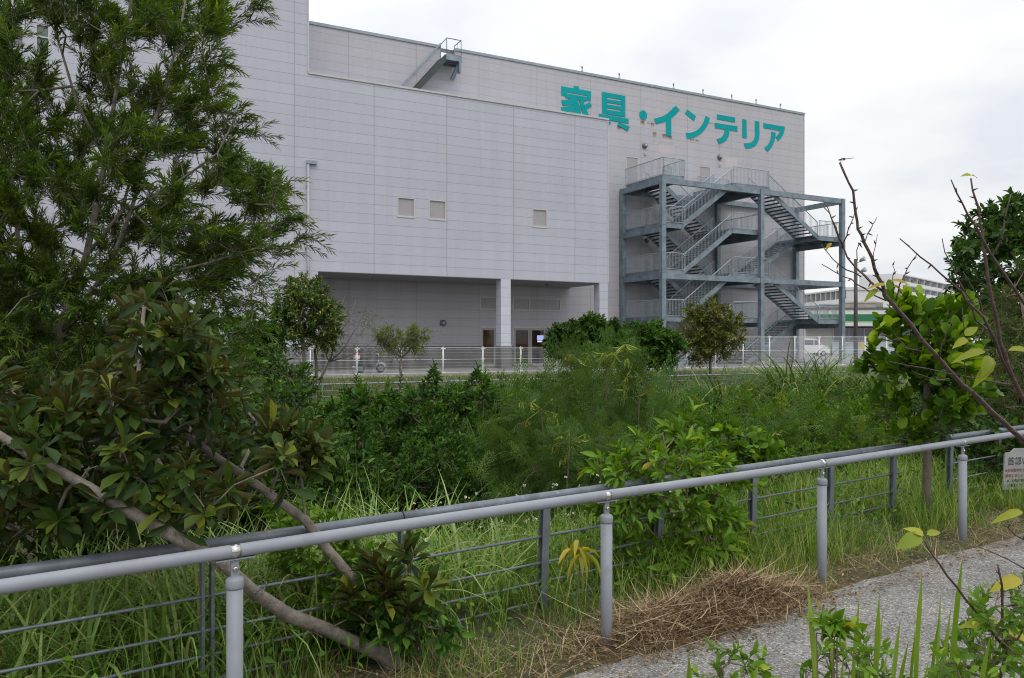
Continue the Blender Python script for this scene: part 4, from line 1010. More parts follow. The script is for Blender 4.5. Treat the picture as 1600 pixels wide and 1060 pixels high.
# ------------------------------------------------------------------ bottlebrush tree, upper left
base = at_px(30, 6.2); wd = Soup(); lf = Soup()
tr1 = [base + (0, 0, -.1), P(40, 760, 6.2), P(70, 640, 6.2), P(95, 520, 6.25), P(135, 400, 6.3), P(165, 250, 6.3), P(185, 120, 6.4), P(205, 0, 6.4), P(215, -80, 6.4)]
wd.path(tr1, [.07, .06, .05, .036, .026, .019, .014, .011, .008], 9)
limbs = [tr1]
for pts, r0 in (([(95, 520, 6.25), (170, 420, 6.1), (205, 330, 6.0), (245, 180, 6.0), (280, 60, 6.0), (300, -60, 6.0)], .035), ([(135, 400, 6.3), (190, 330, 6.4), (215, 240, 6.5), (250, 100, 6.6), (330, 40, 6.6)], .024),
                ([(95, 520, 6.25), (170, 460, 6.0), (250, 430, 5.8), (330, 410, 5.7), (410, 385, 5.6)], .026), ([(70, 640, 6.2), (40, 480, 6.4), (20, 300, 6.5), (0, 100, 6.6), (-30, -60, 6.6)], .04), ([(165, 250, 6.3), (120, 160, 6.3), (90, 60, 6.3), (70, -40, 6.3)], .022),
                ([(205, 330, 6.0), (270, 290, 5.9), (340, 240, 5.8), (370, 180, 5.8)], .018)):
    pl = [P(*p) for p in pts]; wd.path(pl, list(np.linspace(r0 * .6, .006, len(pl))), 7); limbs.append(pl)
pol = [(-160, -90), (345, -90), (390, -30), (352, 20), (340, 60), (320, 110), (345, 165), (345, 225), (385, 275), (430, 300), (440, 370), (400, 395), (370, 430), (355, 490), (320, 520), (270, 450), (160, 560), (60, 640), (-160, 660)]
C = poly_clumps(pol, 400, 5.4, 7.5, 13, holes=((98, 100, 36, 50), (215, 95, 28, 38), (240, 270, 20, 34), (300, 130, 18, 24)))
C = np.concatenate([C, poly_clumps([(-140, 360), (110, 400), (230, 455), (330, 490), (385, 560), (300, 610), (100, 620), (-140, 640)], 130, 5.6, 8.2, 15)])
o = nrm(C - P(120, 420, 6.3)); o[:, 0] += .35; o[:, 2] += .35; o = nrm(o)
connect(wd, limbs, C, .0032, .40)
spray(lf, wd, T_DIA, C, .27, o, n=9, m=38, bias=1.1, ll=.068, lw=.0098, ang=(.35, .85), droop=.12, t0=.12, tw=.0026, up=.3, updir=.15, tip=.22)
tips = np.array([P(*p) for p in ((395, 22, 6.2), (400, 8, 6.2), (352, 95, 6.0), (395, 205, 6.0), (360, 200, 5.9), (345, 140, 6.0), (435, 290, 5.7), (470, 372, 5.6), (455, 345, 5.6), (425, 320, 5.7), (440, 400, 5.6), (405, 435, 5.6), (392, 470, 5.5), (360, 250, 5.8), (395, 265, 5.7), (380, 520, 5.6), (392, 505, 5.5), (410, 385, 5.6), (330, 40, 6.6), (370, 180, 5.8), (375, 395, 5.6), (340, 412, 5.7))])
connect(wd, [C[np.argsort(np.linalg.norm(C - t, axis=1))[:1]].tolist() * 2 for t in tips], tips, .004)
spray(lf, wd, T_DIA, tips, .22, nrm(np.array([[.75, 0, .25]])), n=5, m=28, bias=1.6, ll=.062, lw=.0085, ang=(.35, .8), droop=.25, t0=.1, tw=.0025, updir=0, tip=.3)
tree('bottlebrush_tree', 'tall narrow leaved bottlebrush tree filling the upper left corner before the grey wall', 'tree', base, limbs, lf, wd, LM['needle'], M['bark'])

# ------------------------------------------------------------------ leaning rosette leaved tree between rail and guard fence
bx_, by_ = P(615, 1040, 3.94)[:2]; base = np.array([bx_, by_, 0.0]); wd = Soup(); lf = Soup()
b1 = [base + (.08, .02, -.08), P(600, 1028, 3.93), P(555, 1008, 3.88), P(510, 988, 3.78), P(455, 955, 3.62), P(400, 922, 3.47), P(340, 882, 3.32), P(270, 845, 3.22), P(200, 808, 3.2), P(120, 755, 3.2), P(50, 705, 3.2), P(-60, 640, 3.2)]
b1[1:-1] = [p + R.normal(size=3) * .012 for p in b1[1:-1]]
wd.path(b1, [.055, .042, .033, .031, .033, .027, .026, .028, .024, .021, .018, .014], 10)
b2 = [base + (.02, .03, -.05), P(604, 985, 3.96), P(580, 940, 3.96), P(545, 897, 3.92), P(510, 858, 3.9), P(470, 815, 3.86), P(400, 758, 3.8), P(345, 715, 3.75), P(290, 680, 3.7)]
b2[2:-1] = [p + R.normal(size=3) * .009 for p in b2[2:-1]]
wd.path(b2, [.030, .027, .026, .024, .024, .023, .021, .018, .015], 9)
b3 = [P(270, 845, 3.22), P(262, 800, 3.25), P(268, 760, 3.3), P(235, 700, 3.4), P(215, 600, 3.5), P(225, 480, 3.6)]; wd.path(b3, [.016, .014, .013, .012, .01, .008], 6)
for k in range(26):
    a = b1[R.integers(3, 10)] + R.normal(size=3) * .02; wd.tubes([a], [a + R.normal(size=3) * .04 + (0, 0, .02)], .004, .002, 4)
pol = [(-120, 600), (0, 585), (70, 640), (150, 590), (215, 480), (250, 455), (305, 520), (355, 575), (372, 640), (430, 672), (482, 690), (490, 720), (440, 728), (395, 700), (372, 760), (325, 825), (235, 840), (140, 800), (50, 860), (-120, 860)]
C = poly_clumps(pol, 255, 3.15, 4.7, 21)
keep_ = []
for c in C:
    cu, cv, cz3 = 800 + c[0] / c[1] * F, HZ - (c[2] - CAMH) / c[1] * F, c[1]
    near_ = any((cu - a) ** 2 + (cv - b) ** 2 < r_ * r_ for a, b, r_ in ((345, 715, 34), (400, 758, 34), (310, 690, 28), (440, 790, 30), (230, 828, 34), (290, 860, 34), (100, 740, 18)))
    keep_.append(not (near_ and cz3 < 4.15))
C = C[np.array(keep_)]
o = nrm(C - P(180, 760, 4.1)); o[:, 1] -= .5; o[:, 2] += .45; o = nrm(o)
connect(wd, [b1[6:], b2[4:], b3], C, .0035, .4)
spray(lf, wd, T_OBO, C, .10, o, n=1, m=13, bias=1.6, ll=.098, lw=.036, ang=(.55, 1.45), droop=.1, t0=.55, t1=1.0, tw=.004, up=.45, updir=.3, tip=.2, lj=.48)
spray(lf, wd, T_OBO, C, .13, o, n=1, m=8, bias=.3, ll=.11, lw=.042, ang=(.9, 1.5), droop=.1, t0=.3, t1=1.0, tw=.003, up=.4, tip=.0, rbase=np.zeros(len(C)))
sp_ = np.array([P(*p) for p in ((455, 705, 3.8), (492, 712, 3.8), (470, 735, 3.78), (430, 700, 3.75), (640, 880, 3.85), (612, 925, 3.9), (662, 935, 3.8), (585, 905, 3.9), (550, 945, 3.85), (632, 975, 3.85), (600, 950, 3.9), (575, 975, 3.85))])
o2 = nrm(np.array([[.2, -.4, .9]]))
connect(wd, [b2[1:6]], sp_, .004, .4)
spray(lf, wd, T_OBO, sp_, .12, o2, n=2, m=12, bias=1.5, ll=.12, lw=.044, ang=(.45, 1.35), droop=.05, t0=.4, tw=.004, tip=.3)
tree('leaning_tree', 'leaning tree of leathery leaf rosettes, its pale trunk slanting up left behind the hand rail', 'tree', base, [b1, b2], lf, wd, LM['rosette'], M['bark'])

# ------------------------------------------------------------------ round leaved tree by the path, right
base = np.array([3.64, 6.98, 0.0]); wd = Soup(); lf = Soup()
tk = [base + (0, 0, -.1), P(1448, 760, 6.98), P(1449, 700, 6.98), P(1446, 640, 7.0), P(1450, 560, 7.0), P(1448, 520, 7.0), P(1446, 495, 7.0)]
wd.path(tk, [.042, .036, .032, .028, .022, .014, .008], 9)
C, o = ell_clumps(P(1440, 592, 7.0), (.40, .42, .62), 84, .35)
C2, o2 = ell_clumps(P(1462, 545, 7.0), (.36, .36, .36), 36, .4)
C = np.concatenate([C, C2]); o = np.concatenate([o, o2])
connect(wd, [tk[2:]], C, .004, .42)
o[:, 2] = np.abs(o[:, 2]) + .2
spray(lf, wd, T_RND, C, .17, nrm(o), n=2, m=6, bias=1.0, ll=.104, lw=.080, ang=(.3, 1.0), droop=.0, t0=.15, tw=.0035, up=.35, updir=.6, tip=.18)
ts_ = np.array([P(*p) for p in ((1408, 475, 6.9), (1395, 495, 6.9), (1475, 480, 6.9), (1502, 492, 6.95), (1440, 490, 7.0), (1375, 520, 6.9), (1525, 490, 7.0), (1362, 545, 6.95))])
connect(wd, [tk[4:]], ts_, .004); spray(lf, wd, T_RND, ts_, .16, np.array([[0, -.2, 1.]]), n=2, m=6, bias=1.8, ll=.105, lw=.083, ang=(.2, .9), t0=.3, tw=.0035, tip=.5)
tree('round_leaved_tree', 'young round leaved evergreen standing between the two rails at the right', 'tree', base, [tk], lf, wd, LM['round'], M['barkdark'])

# ------------------------------------------------------------------ trees at the right edge
base = at_px(1680, 15.0); wd = Soup(); lf = Soup(); tk = [base, P(1670, 560, 15), P(1640, 460, 15), P(1610, 390, 15), P(1590, 340, 15)]
wd.path(tk, [.2, .16, .12, .08, .04], 9)
pol = [(1490, 400), (1505, 350), (1560, 318), (1600, 305), (1700, 280), (1800, 330), (1800, 620), (1600, 600), (1560, 540), (1525, 500), (1500, 455)]
C = poly_clumps(pol, 230, 13.4, 18.5, 13); o = nrm(C - P(1640, 480, 15.5)); connect(wd, [tk], C, .008, .42, rmax=.09)
spray(lf, wd, T_ELL, C, .42, o, n=7, m=12, bias=.9, ll=.15, lw=.075, ang=(.5, 1.2), droop=.25, tw=.006, tip=.15)
tree('broadleaf_tree', 'dark broad leaved tree rising above the round leaved tree at the right edge', 'tree', base, [tk], lf, wd, LM['broad'], M['barkdark'])
base = at_px(1640, 9.6); wd = Soup(); lf = Soup(); tk = [base, P(1630, 640, 9.6), P(1610, 540, 9.6), P(1595, 460, 9.6)]; wd.path(tk, [.08, .06, .04, .02], 8)
pol = [(1535, 500), (1570, 430), (1640, 405), (1760, 440), (1760, 720), (1560, 700), (1520, 600)]
C = poly_clumps(pol, 85, 8.8, 10.8, 16); o = nrm(C - P(1640, 560, 9.8)); connect(wd, [tk], C, .005, .42)
spray(lf, wd, T_DIA, C, .34, o, n=7, m=26, bias=.8, ll=.085, lw=.011, ang=(.4, .9), droop=.35, t0=.1, tw=.003, tip=.2)
tree('needle_leaved_tree', 'olive brown feathery tree of fine twigs behind the cherry branches, right edge', 'tree', base, [tk], lf, wd, LM['needle2'], M['twig'])

# ------------------------------------------------------------------ small trees on the strip before the mesh fence
def strip_tree(name, label, u, z, lean_u, v_fork, cl, lmat, n, m, ll, lw, Rr, wmat, tpl=T_ELL, forks=3, r0=.07, tip=.25, t0=.25, k=.42, tw=.006):
    base = at_px(u, z); wd = Soup(); lf = Soup(); fk = P(lean_u, v_fork, z)
    tk = bend(base + (0, 0, -.2), fk, 0, 5, .04); wd.path(tk, list(np.linspace(r0, r0 * .7, 5)), 8); limbs = [tk]; C = []; O = []
    for cu, cv, rx, ry, num in cl:
        c = P(cu, cv, z); rr = (rx / F * z, rx / F * z, ry / F * z); a, b = ell_clumps(c, rr, num, .3); C.append(a); O.append(b)
        l = bend(fk, c, .05, 4, .06); wd.path(l, [r0 * .55, r0 * .4, r0 * .3, r0 * .15], 6); limbs.append(l)
    C = np.concatenate(C); O = np.concatenate(O); connect(wd, limbs[1:], C, tw * 1.2, k, rmax=r0 * .6)
    spray(lf, wd, tpl, C, Rr, O, n=n, m=m, bias=.9, ll=ll, lw=lw, tw=tw, tip=tip, t0=t0)
    return tree(name, label, 'tree', base, limbs, lf, wd, lmat, wmat)
strip_tree('bank_tree', 'bushy young tree with cream tipped leaves at the left end of the porch', 476, 29.3, 474, 525, [(470, 480, 44, 46, 80), (505, 505, 26, 38, 34), (445, 515, 30, 34, 40), (470, 455, 26, 26, 22)], LM['tips'], 5, 9, .15, .055, .38, M['bark'], tip=.42)
strip_tree('drooping_tree', 'dark drooping leaves hanging beside the bottlebrush at the left end of the mesh fence', 396, 27.5, 398, 520, [(412, 540, 26, 38, 44), (388, 520, 30, 30, 40)], LM['bush'], 6, 12, .18, .08, .36, M['barkdark'])
strip_tree('thin_bank_tree', 'slim bush beside the bushy young tree, its leaves thinning to the right', 497, 29.6, 492, 548, [(512, 500, 20, 36, 22), (503, 530, 26, 18, 16)], LM['tips'], 4, 9, .14, .055, .3, M['barkdark'], tip=.3)
base = at_px(500, 29.9); wd = Soup(); lf = Soup(); fk = P(515, 566, 29.9); wd.path([base, P(503, 588, 29.9), fk], [.06, .05, .045], 7)
brs = [[fk, P(535, 548, 29.9), P(552, 520, 29.9), P(568, 498, 29.9)], [fk, P(545, 556, 29.9), P(570, 545, 29.9), P(590, 520, 29.9)], [fk, P(505, 545, 29.9), P(520, 500, 29.9), P(540, 462, 29.9)], [fk, P(525, 530, 29.9), P(545, 500, 29.9), P(556, 470, 29.9)]]
for b_ in brs: wd.path(b_, [.03, .025, .016, .006], 6)
C = np.concatenate([np.array([b_[2] + R.normal(size=3) * .5 for _ in range(9)]) for b_ in brs]); connect(wd, brs, C, .006)
spray(lf, wd, T_ELL, C, .4, np.array([[.4, 0, .8]]), n=3, m=2, ll=.1, lw=.04, tw=.005, t0=.7)
tree('bare_tree', 'leafless small tree with thin grey twigs before the left of the porch', 'tree', base, brs, lf, wd, LM['sparse'], M['bark'])
strip_tree('airy_tree', 'small airy tree of thin pale leaves in front of the parked moped', 622, 31.0, 627, 560, [(628, 530, 38, 24, 70), (600, 525, 18, 18, 18), (655, 530, 18, 20, 22)], LM['sparse'], 4, 7, .09, .04, .36, M['bark'], r0=.075, tw=.007)
strip_tree('dark_bank_bush', 'dense dark green bush hiding the right end of the porch doors', 925, 35.5, 922, 575, [(930, 525, 32, 34, 75), (893, 532, 30, 22, 45), (955, 540, 36, 28, 60)], LM['broad'], 7, 13, .22, .10, .5, M['barkdark'], r0=.08)
strip_tree('bank_bush', 'mid green bush right of the dense dark one, before the left stair posts', 1010, 36.5, 1008, 580, [(1008, 535, 42, 26, 75), (990, 550, 30, 24, 40), (1035, 545, 24, 24, 36)], LM['bush'], 7, 12, .20, .085, .5, M['barkdark'], r0=.08)
strip_tree('bronze_tree', 'rounded bronze leaved tree standing before the steel stair', 1112, 38.5, 1110, 562, [(1108, 512, 40, 40, 100), (1140, 525, 22, 34, 40), (1092, 535, 24, 30, 36), (1100, 485, 22, 18, 22)], LM['red'], 5, 8, .155, .065, .47, M['barkdark'], r0=.085, tip=.3)
# ------------------------------------------------------------------ shrub kinds for the ditch (one of each, then copies)
def proto_leafy(nm, lmat, ll, lw, n, m, nc, radii=(.56, .56, .5), tip=.2, tpl=T_ELL, Rr=.17, droop=.2):
    wd = Soup(); lf = Soup(); tk = [np.array((0, 0, -.1)), np.array((.02, 0, .2)), np.array((0, .02, .5))]; wd.path(tk, [.02, .016, .01], 6)
    C, o = ell_clumps((0, 0, .5), radii, nc, .35); connect(wd, [tk], C, .0022, .42); spray(lf, wd, tpl, C, Rr, o, n=n, m=m, bias=.8, ll=ll, lw=lw, tw=.0016, tip=tip, droop=droop)
    return wd, lf
def place(proto, name, cat, lab, spots, group, wmat, lmat):
    """spots: (u, v_top, z, width factor, label or None)"""
    wd, lf = proto; src = None
    for k, sp in enumerate(spots):
        u, v, z, wf = sp[:4]; b = at_px(u, z); H = max(.5, P(u, v, z)[2] - b[2] + .1)
        if src is None:
            t = thing(name, lab, cat, b, 0, group)
            if wd is not None: wd.build('stem', wmat, t, smooth=True)
            lf.build('foliage', lmat, t, smooth=True); src = t
        else: t = copy_tree(src); t.location = tuple(b)
        t['label'] = sp[4] if len(sp) > 4 else lab
        t.rotation_euler = (0, 0, R.uniform(0, 6.28)); t.scale = (H * wf, H * wf, H)
DB = proto_leafy('a', LM['bush'], .045, .019, 7, 12, 120)
DB2 = proto_leafy('b', LM['bush'], .034, .016, 8, 12, 120, tip=.3)
dl = 'dark leafy shrub crowded among others like it in the ditch below the low porch'
place(DB, 'ditch_shrub', 'shrub', dl, [(520, 655, 15, 1), (590, 640, 16, .9), (655, 600, 16.5, 1.0, 'tallest dark leafy shrub of the ditch, below the airy tree'), (725, 604, 16, .95), (795, 640, 16, .9), (560, 712, 12, 1), (640, 722, 11.5, 1), (725, 716, 12, 1), (465, 690, 12.5, 1),
      (805, 705, 13, .8), (600, 672, 13.6, 1), (690, 660, 14, 1), (850, 620, 18, .9), (900, 720, 14, .9), (960, 650, 17, .9), (770, 690, 14.5, 1), (835, 740, 12.5, .9), (1050, 690, 14, .9), (1110, 660, 16, .9), (540, 690, 11, .9), (425, 650, 15, .9), (480, 640, 18, .8)], 'dark leafy shrubs in the ditch', M['twig'], LM['bush'])
ul = 'deep shaded shrub in the gloom behind the leaning rosette tree'
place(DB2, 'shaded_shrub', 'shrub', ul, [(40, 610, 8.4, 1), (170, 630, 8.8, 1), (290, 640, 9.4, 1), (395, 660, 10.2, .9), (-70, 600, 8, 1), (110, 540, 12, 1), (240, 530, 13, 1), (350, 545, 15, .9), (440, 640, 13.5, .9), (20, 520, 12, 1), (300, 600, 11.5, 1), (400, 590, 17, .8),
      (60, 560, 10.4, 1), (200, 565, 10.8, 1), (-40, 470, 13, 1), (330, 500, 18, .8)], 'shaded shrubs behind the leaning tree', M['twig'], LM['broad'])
rl = 'dark shrub under the trees behind the round leaved tree'
place(DB, 'leafy_mound', 'shrub', 'fresh green leafy mound just behind the right part of the guard fence', [(1205, 690, 11, .8), (1300, 668, 13, .9), (1350, 660, 14, .9), (1225, 640, 16, .9), (1150, 640, 16, .8), (1290, 716, 9.6, .8), (1100, 640, 18, .9), (1385, 690, 11.5, .8), (1020, 640, 18, .8)], 'fresh leafy mounds behind the guard fence', M['twig'], LM['light'])
place(DB2, 'bank_thicket', 'shrub', 'dark low thicket on the far bank between the grass clumps below the stair', [(1300, 618, 23, 1.0), (1100, 632, 21, 1.0), (1055, 640, 20, .9), (1290, 632, 20, 1.0), (1365, 630, 20, 1.0), (1225, 632, 21, 1.0), (850, 604, 24, .9), (770, 606, 23, .9)], 'dark thickets on the far bank', M['twig'], LM['bush'])
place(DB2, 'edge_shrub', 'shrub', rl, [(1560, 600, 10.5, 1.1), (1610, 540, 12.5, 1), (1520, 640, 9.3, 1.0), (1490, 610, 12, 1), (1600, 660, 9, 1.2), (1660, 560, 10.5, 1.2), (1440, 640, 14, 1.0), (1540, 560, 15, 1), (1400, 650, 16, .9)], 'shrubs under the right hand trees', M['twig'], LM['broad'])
mlb = 'green shrub on the far bank below the steel stair'
place(DB, 'bank_shrub', 'shrub', mlb, [(1085, 650, 18, .9), (1290, 640, 20, .9), (1200, 640, 21, .8), (1130, 655, 17, .9), (1370, 612, 22, .8), (560, 618, 20, .9), (800, 612, 21, .9), (880, 616, 22, .9),  (745, 600, 22, .8), (610, 612, 22, .7), (1325, 650, 17, 1), (1230, 660, 18, .9), (1160, 645, 19, .8), (1385, 625, 19, .9), (980, 612, 23, .8), (1215, 650, 16, .8), (1300, 640, 16, .9), (1360, 640, 17, .9), (1255, 690, 12.5, .8), (1070, 660, 15, .8), (905, 660, 14, .9), (1000, 690, 12, .8), (875, 690, 12, .8), (955, 610, 18, .8), (1330, 700, 11.5, .7), (1180, 640, 15, .8)], 'green shrubs on the far bank', M['twig'], LM['light'])
# feathery lead-trees
def proto_feather(nc, ll, pods=30):
    wd = Soup(); lf = Soup(); tk = [np.array((0, 0, -.1)), np.array((.03, 0, .25)), np.array((0, .03, .6))]; wd.path(tk, [.018, .015, .008], 6)
    l2 = [[tk[1], np.array((.2, .1, .5)), np.array((.3, .15, .8))], [tk[1], np.array((-.2, -.1, .45)), np.array((-.32, -.1, .7))], [tk[1], np.array((.05, -.2, .5)), np.array((.1, -.32, .75))]]
    for l in l2: wd.path(l, [.011, .008, .004], 5)
    C, o = ell_clumps((0, 0, .6), (.52, .52, .42), nc, .4); connect(wd, [tk] + l2, C, .0022, .42)
    o[:, 2] = np.abs(o[:, 2]) * .6
    spray(lf, wd, T_FRD, C, .12, nrm(o), n=1, m=5, bias=1.3, ll=ll, lw=ll, ang=(.5, 1.3), droop=.1, tw=.0022, up=1.3, updir=.25, tip=.3, t0=.4)
    return wd, lf
FA = proto_feather(84, .15); FB = proto_feather(64, .22)
fl_ = 'pale feathery leaved shrub amid the ditch, right of the dark leafy shrubs'
place(FA, 'feathery_shrub', 'shrub', fl_, [(905, 600, 11.5, .62), (955, 580, 13, .5, 'tallest feathery shrub, rising before the dense dark bush'), (860, 650, 11.5, .65), (935, 690, 9.6, .7), (1000, 650, 11.5, .6), (850, 722, 9.6, .65), (965, 720, 9.0, .65), (800, 700, 11, .55)], 'feathery shrubs amid the ditch', M['twig'], LM['feather'])
fr_ = 'low feathery shrub spreading behind the right part of the hand rail'
place(FB, 'low_feathery_shrub', 'shrub', fr_, [(1165, 672, 12.5, .8), (1255, 662, 13, .8), (1335, 690, 12.5, .6)], 'low feathery shrubs behind the rail', M['twig'], LM['feather'])
place(FB, 'blue_feathery_shrub', 'shrub', 'bluish feathery shrub nestled in front of the dark leafy ones', [(775, 720, 11.5, .42), (1030, 640, 13, .55, 'bluish feathery shrub amid the far bank grass, right of the pod saplings')], 'bluish feathery shrubs', M['twig'], LM['feather2'])
# hanging pods on the tall feathery shrubs
def pods(u, v, z, n, label, ln=.17):
    lf = Soup(); wd = Soup(); c = P(u, v, z); b = at_px(u, z)
    wd.path(bend(b, c, 0, 5, .05), [.018, .016, .013, .01, .007], 6)
    C = c + R.normal(size=(10, 3)) * np.array([.16, .16, .13]); lf.tubes(np.repeat(c[None], 10, 0), C, .006, .004, 4)
    rep = np.repeat(C, n // 10, 0); ax = R.normal(size=rep.shape) * .45 + np.array([0, 0, -.75]); lf.inst(T_LNG, rep, ax, R.normal(size=rep.shape), .62 * ln * R.uniform(.7, 1.2, len(rep)), .022)
    f2 = Soup(); spray(f2, None, T_FRD, C, .14, np.array([[0, 0, .6]]), n=2, m=3, ll=.20, lw=.20, ang=(.6, 1.4), up=1.2, droop=.1, tip=0, rbase=np.full(len(C), .3))
    t = thing('pod_sapling', label, 'sapling', b, 0, 'saplings with hanging seed pods'); wd.build('stem', M['twig'], t, True, b); lf.build('seed_pods', LM['pod'], t, True, b); f2.build('foliage', LM['feather'], t, True, b)
pods(950, 552, 11.5, 90, 'tall sapling hung with pale seed pods before the dense dark bush', .3); pods(893, 560, 11.8, 60, 'sapling with pale pods left of the tallest pod sapling', .26); pods(1000, 590, 11.2, 60, 'sapling with pods right of the tallest pod sapling', .24); pods(845, 640, 10, 50, 'short sapling with pods at the left side of the feathery shrubs')
pods(890, 690, 9, 40, 'short sapling with pods just above the middle of the hand rail'); pods(1215, 690, 11.5, 40, 'low sapling with pods behind the right part of the hand rail')
# ------------------------------------------------------------------ blades
def blades(sp, base, H, W, az, lean, curl, nseg=4, r=None):
    n = len(base); t = np.linspace(0, 1, nseg + 1)
    th = lean[:, None] + curl[:, None] * t[None] ** 1.3
    dz = np.cos(th); dr = np.sin(th); st = H[:, None] / nseg
    zz_ = np.concatenate([np.zeros((n, 1)), np.cumsum((dz[:, :-1] + dz[:, 1:]) / 2 * st, 1)], 1); rr_ = np.concatenate([np.zeros((n, 1)), np.cumsum((dr[:, :-1] + dr[:, 1:]) / 2 * st, 1)], 1)
    ca, sa = np.cos(az)[:, None], np.sin(az)[:, None]
    cx = base[:, 0:1] + rr_ * ca; cy = base[:, 1:2] + rr_ * sa; cz_ = base[:, 2:3] + zz_
    w = W[:, None] * np.array([.55 + .45 * min(1, k * 2) if k < .4 else (1 - k) ** .6 if k < 1 else .03 for k in t])[None] / 2
    Lv = np.stack([cx - sa * w, cy + ca * w, cz_], 2); Rv = np.stack([cx + sa * w, cy - ca * w, cz_], 2)
    V = np.stack([Lv, Rv], 2).reshape(n, -1, 3); k = np.arange(nseg) * 2
    tt = np.concatenate([np.stack([k, k + 1, k + 3], 1), np.stack([k, k + 3, k + 2], 1)])
    T = tt[None] + (np.arange(n) * 2 * (nseg + 1))[:, None, None]
    if r is None: r = R.random(n)
    sp.add(V, T, np.repeat(r, 2 * (nseg + 1)))
def proto_mound(nb):
    s = Soup(); a = R.uniform(0, 6.28, nb); rr_ = np.abs(R.normal(size=nb)) * .16; b = np.stack([np.cos(a) * rr_, np.sin(a) * rr_, np.zeros(nb) - .05], 1)
    blades(s, b, R.uniform(.75, 1.5, nb), R.uniform(.6, 1.3, nb) * .026, a + R.normal(size=nb) * .5, R.uniform(.0, .6, nb), R.uniform(1.5, 3.3, nb), 8, np.clip(R.normal(size=nb) * .27 + .42, 0, 1))
    return None, s
def proto_reed(nb, spread=.18, w=.012):
    s = Soup(); a = R.uniform(0, 6.28, nb); rr_ = np.abs(R.normal(size=nb)) * spread; b = np.stack([np.cos(a) * rr_, np.sin(a) * rr_, np.zeros(nb) - .05], 1)
    blades(s, b, R.uniform(.7, 1.45, nb), R.uniform(.6, 1.2, nb) * w, a + R.normal(size=nb) * .6, R.uniform(.02, .45, nb), R.uniform(.4, 2.3, nb), 6)
    return None, s
RA = proto_reed(700); RB = proto_mound(1500)
gl = 'arching silver grass clump on the far bank below the low pipe fence'
place(RA, 'grass_clump', 'grass clump', gl, [(425, 612, 24, .7), (475, 628, 22, .8), (560, 592, 24, .7, 'upright grass clump on the bank below the moped'), (605, 630, 20, .7), (690, 608, 24, .6), (780, 588, 26, .6, 'grass clump poking above the low pipe fence below the porch column'), (815, 610, 23, .7), (870, 590, 27, .6), (440, 640, 19, .8), (520, 640, 20, .8), (740, 620, 23, .7),
      (1030, 645, 19, .8), (1100, 650, 20, .8)], 'silver grass clumps on the far bank', None, LM['reed'])
gr_ = 'bushy grass clump below the right end of the white mesh fence'
place(RB, 'bushy_grass_clump', 'grass clump', gr_, [(1236, 528, 30, .9), (1285, 538, 31, .9), (1322, 544, 31, .85), (1352, 556, 29, .9), (1262, 568, 27, .9), (1180, 575, 27, .8), (1135, 550, 28, .8, 'tall dark grass mound just right of the bronze leaved tree trunk'), (1062, 584, 23, .7, 'grass mound below the bronze leaved tree'), (1008, 588, 22, .75, 'dark drooping grass mound right of the pod saplings'), (1330, 582, 26, .8), (1380, 570, 28, .8), (1205, 592, 25, .7), (1300, 604, 22, .7), (870, 568, 27, .7, 'grass mound on the bank left of the dense dark bush'), (785, 570, 26, .6, 'grass mound on the bank below the porch column')], 'bushy grass clumps below the tall mesh fence', None, LM['reed'])
RC = proto_reed(110, .16, .017)
place(RC, 'reed_clump', 'grass clump', 'reed clump with long arching blades just behind the middle of the guard fence', [(568, 745, 6.6, .4), (498, 765, 6.4, .4, 'reed clump left of the tall reeds, beside the leaning trunk'), (150, 828, 4.9, .5, 'broad bladed reeds rising over the left end of the guard rail'), (230, 838, 4.8, .5, 'reeds in shade over the guard rail beside the leaning branch'), (600, 780, 6.9, .5, 'short reed clump right of the tall reeds')], 'reeds behind the guard fence', None, LM['reed'])
# ------------------------------------------------------------------ near grass, ground cover
def field(n, t0, t1, q0, q1, h0, h1, w0, w1, lean=.5, curl=1.2, keep=None, dry=0.0, nseg=4):
    t = R.uniform(t0, t1, n); q = R.uniform(q0, q1, n)
    if keep is not None: k = keep(t, q); t, q = t[k], q[k]
    n = len(t); xy = P1[None] + FD[None] * t[:, None] + FN[None] * q[:, None]; b = np.concatenate([xy, (ground_h(xy[:, 0], xy[:, 1]) - .03)[:, None]], 1)
    r = np.clip(R.random(n) * .93, 0, .93); r = np.where(R.random(n) < dry, R.uniform(.955, 1, n), r)
    return b, R.uniform(h0, h1, n), R.uniform(w0, w1, n), R.uniform(0, 6.28, n), np.abs(R.normal(size=n)) * lean * .5, R.uniform(.2, 1, n) * curl, nseg, r
def clumpy(f, th):
    def k(t, q):
        v = np.array([mnoise.noise((a * f, b * f, 4.2)) for a, b in zip(t, q)]); return v > th
    return k
gs = Soup()
blades(gs, *field(14000, -3.5, 12, .45, 2.7, .22, .5, .005, .011, .7, 1.7, None, .05))
bgs = Soup(); blades(bgs, *field(7500, -3.5, 1.9, .75, 3.4, .45, .95, .012, .026, .5, 3.0, None, .05, 7)); tag(bgs.build('broad_grass', LM['broadgrass'], None, True), kind='stuff')
blades(gs, *field(4000, 2.0, 12, .9, 2.6, .35, .60, .006, .013, .5, 1.6, None, .05, 5))
blades(gs, *field(9000, -1.5, 12, -.05, .6, .10, .30, .003, .006, .7, 1.4, clumpy(1.3, .02), .14))
blades(gs, *field(5000, 2.6, 9, .15, .8, .22, .5, .004, .008, .5, 1.4, clumpy(1.1, -.15), .08))
blades(gs, *field(7000, -1.0, 12, -.20, .45, .04, .17, .003, .005, .9, 1.5, clumpy(2.5, .05), .2))
tag(gs.build('grass', LM['grass'], None, True), kind='stuff')
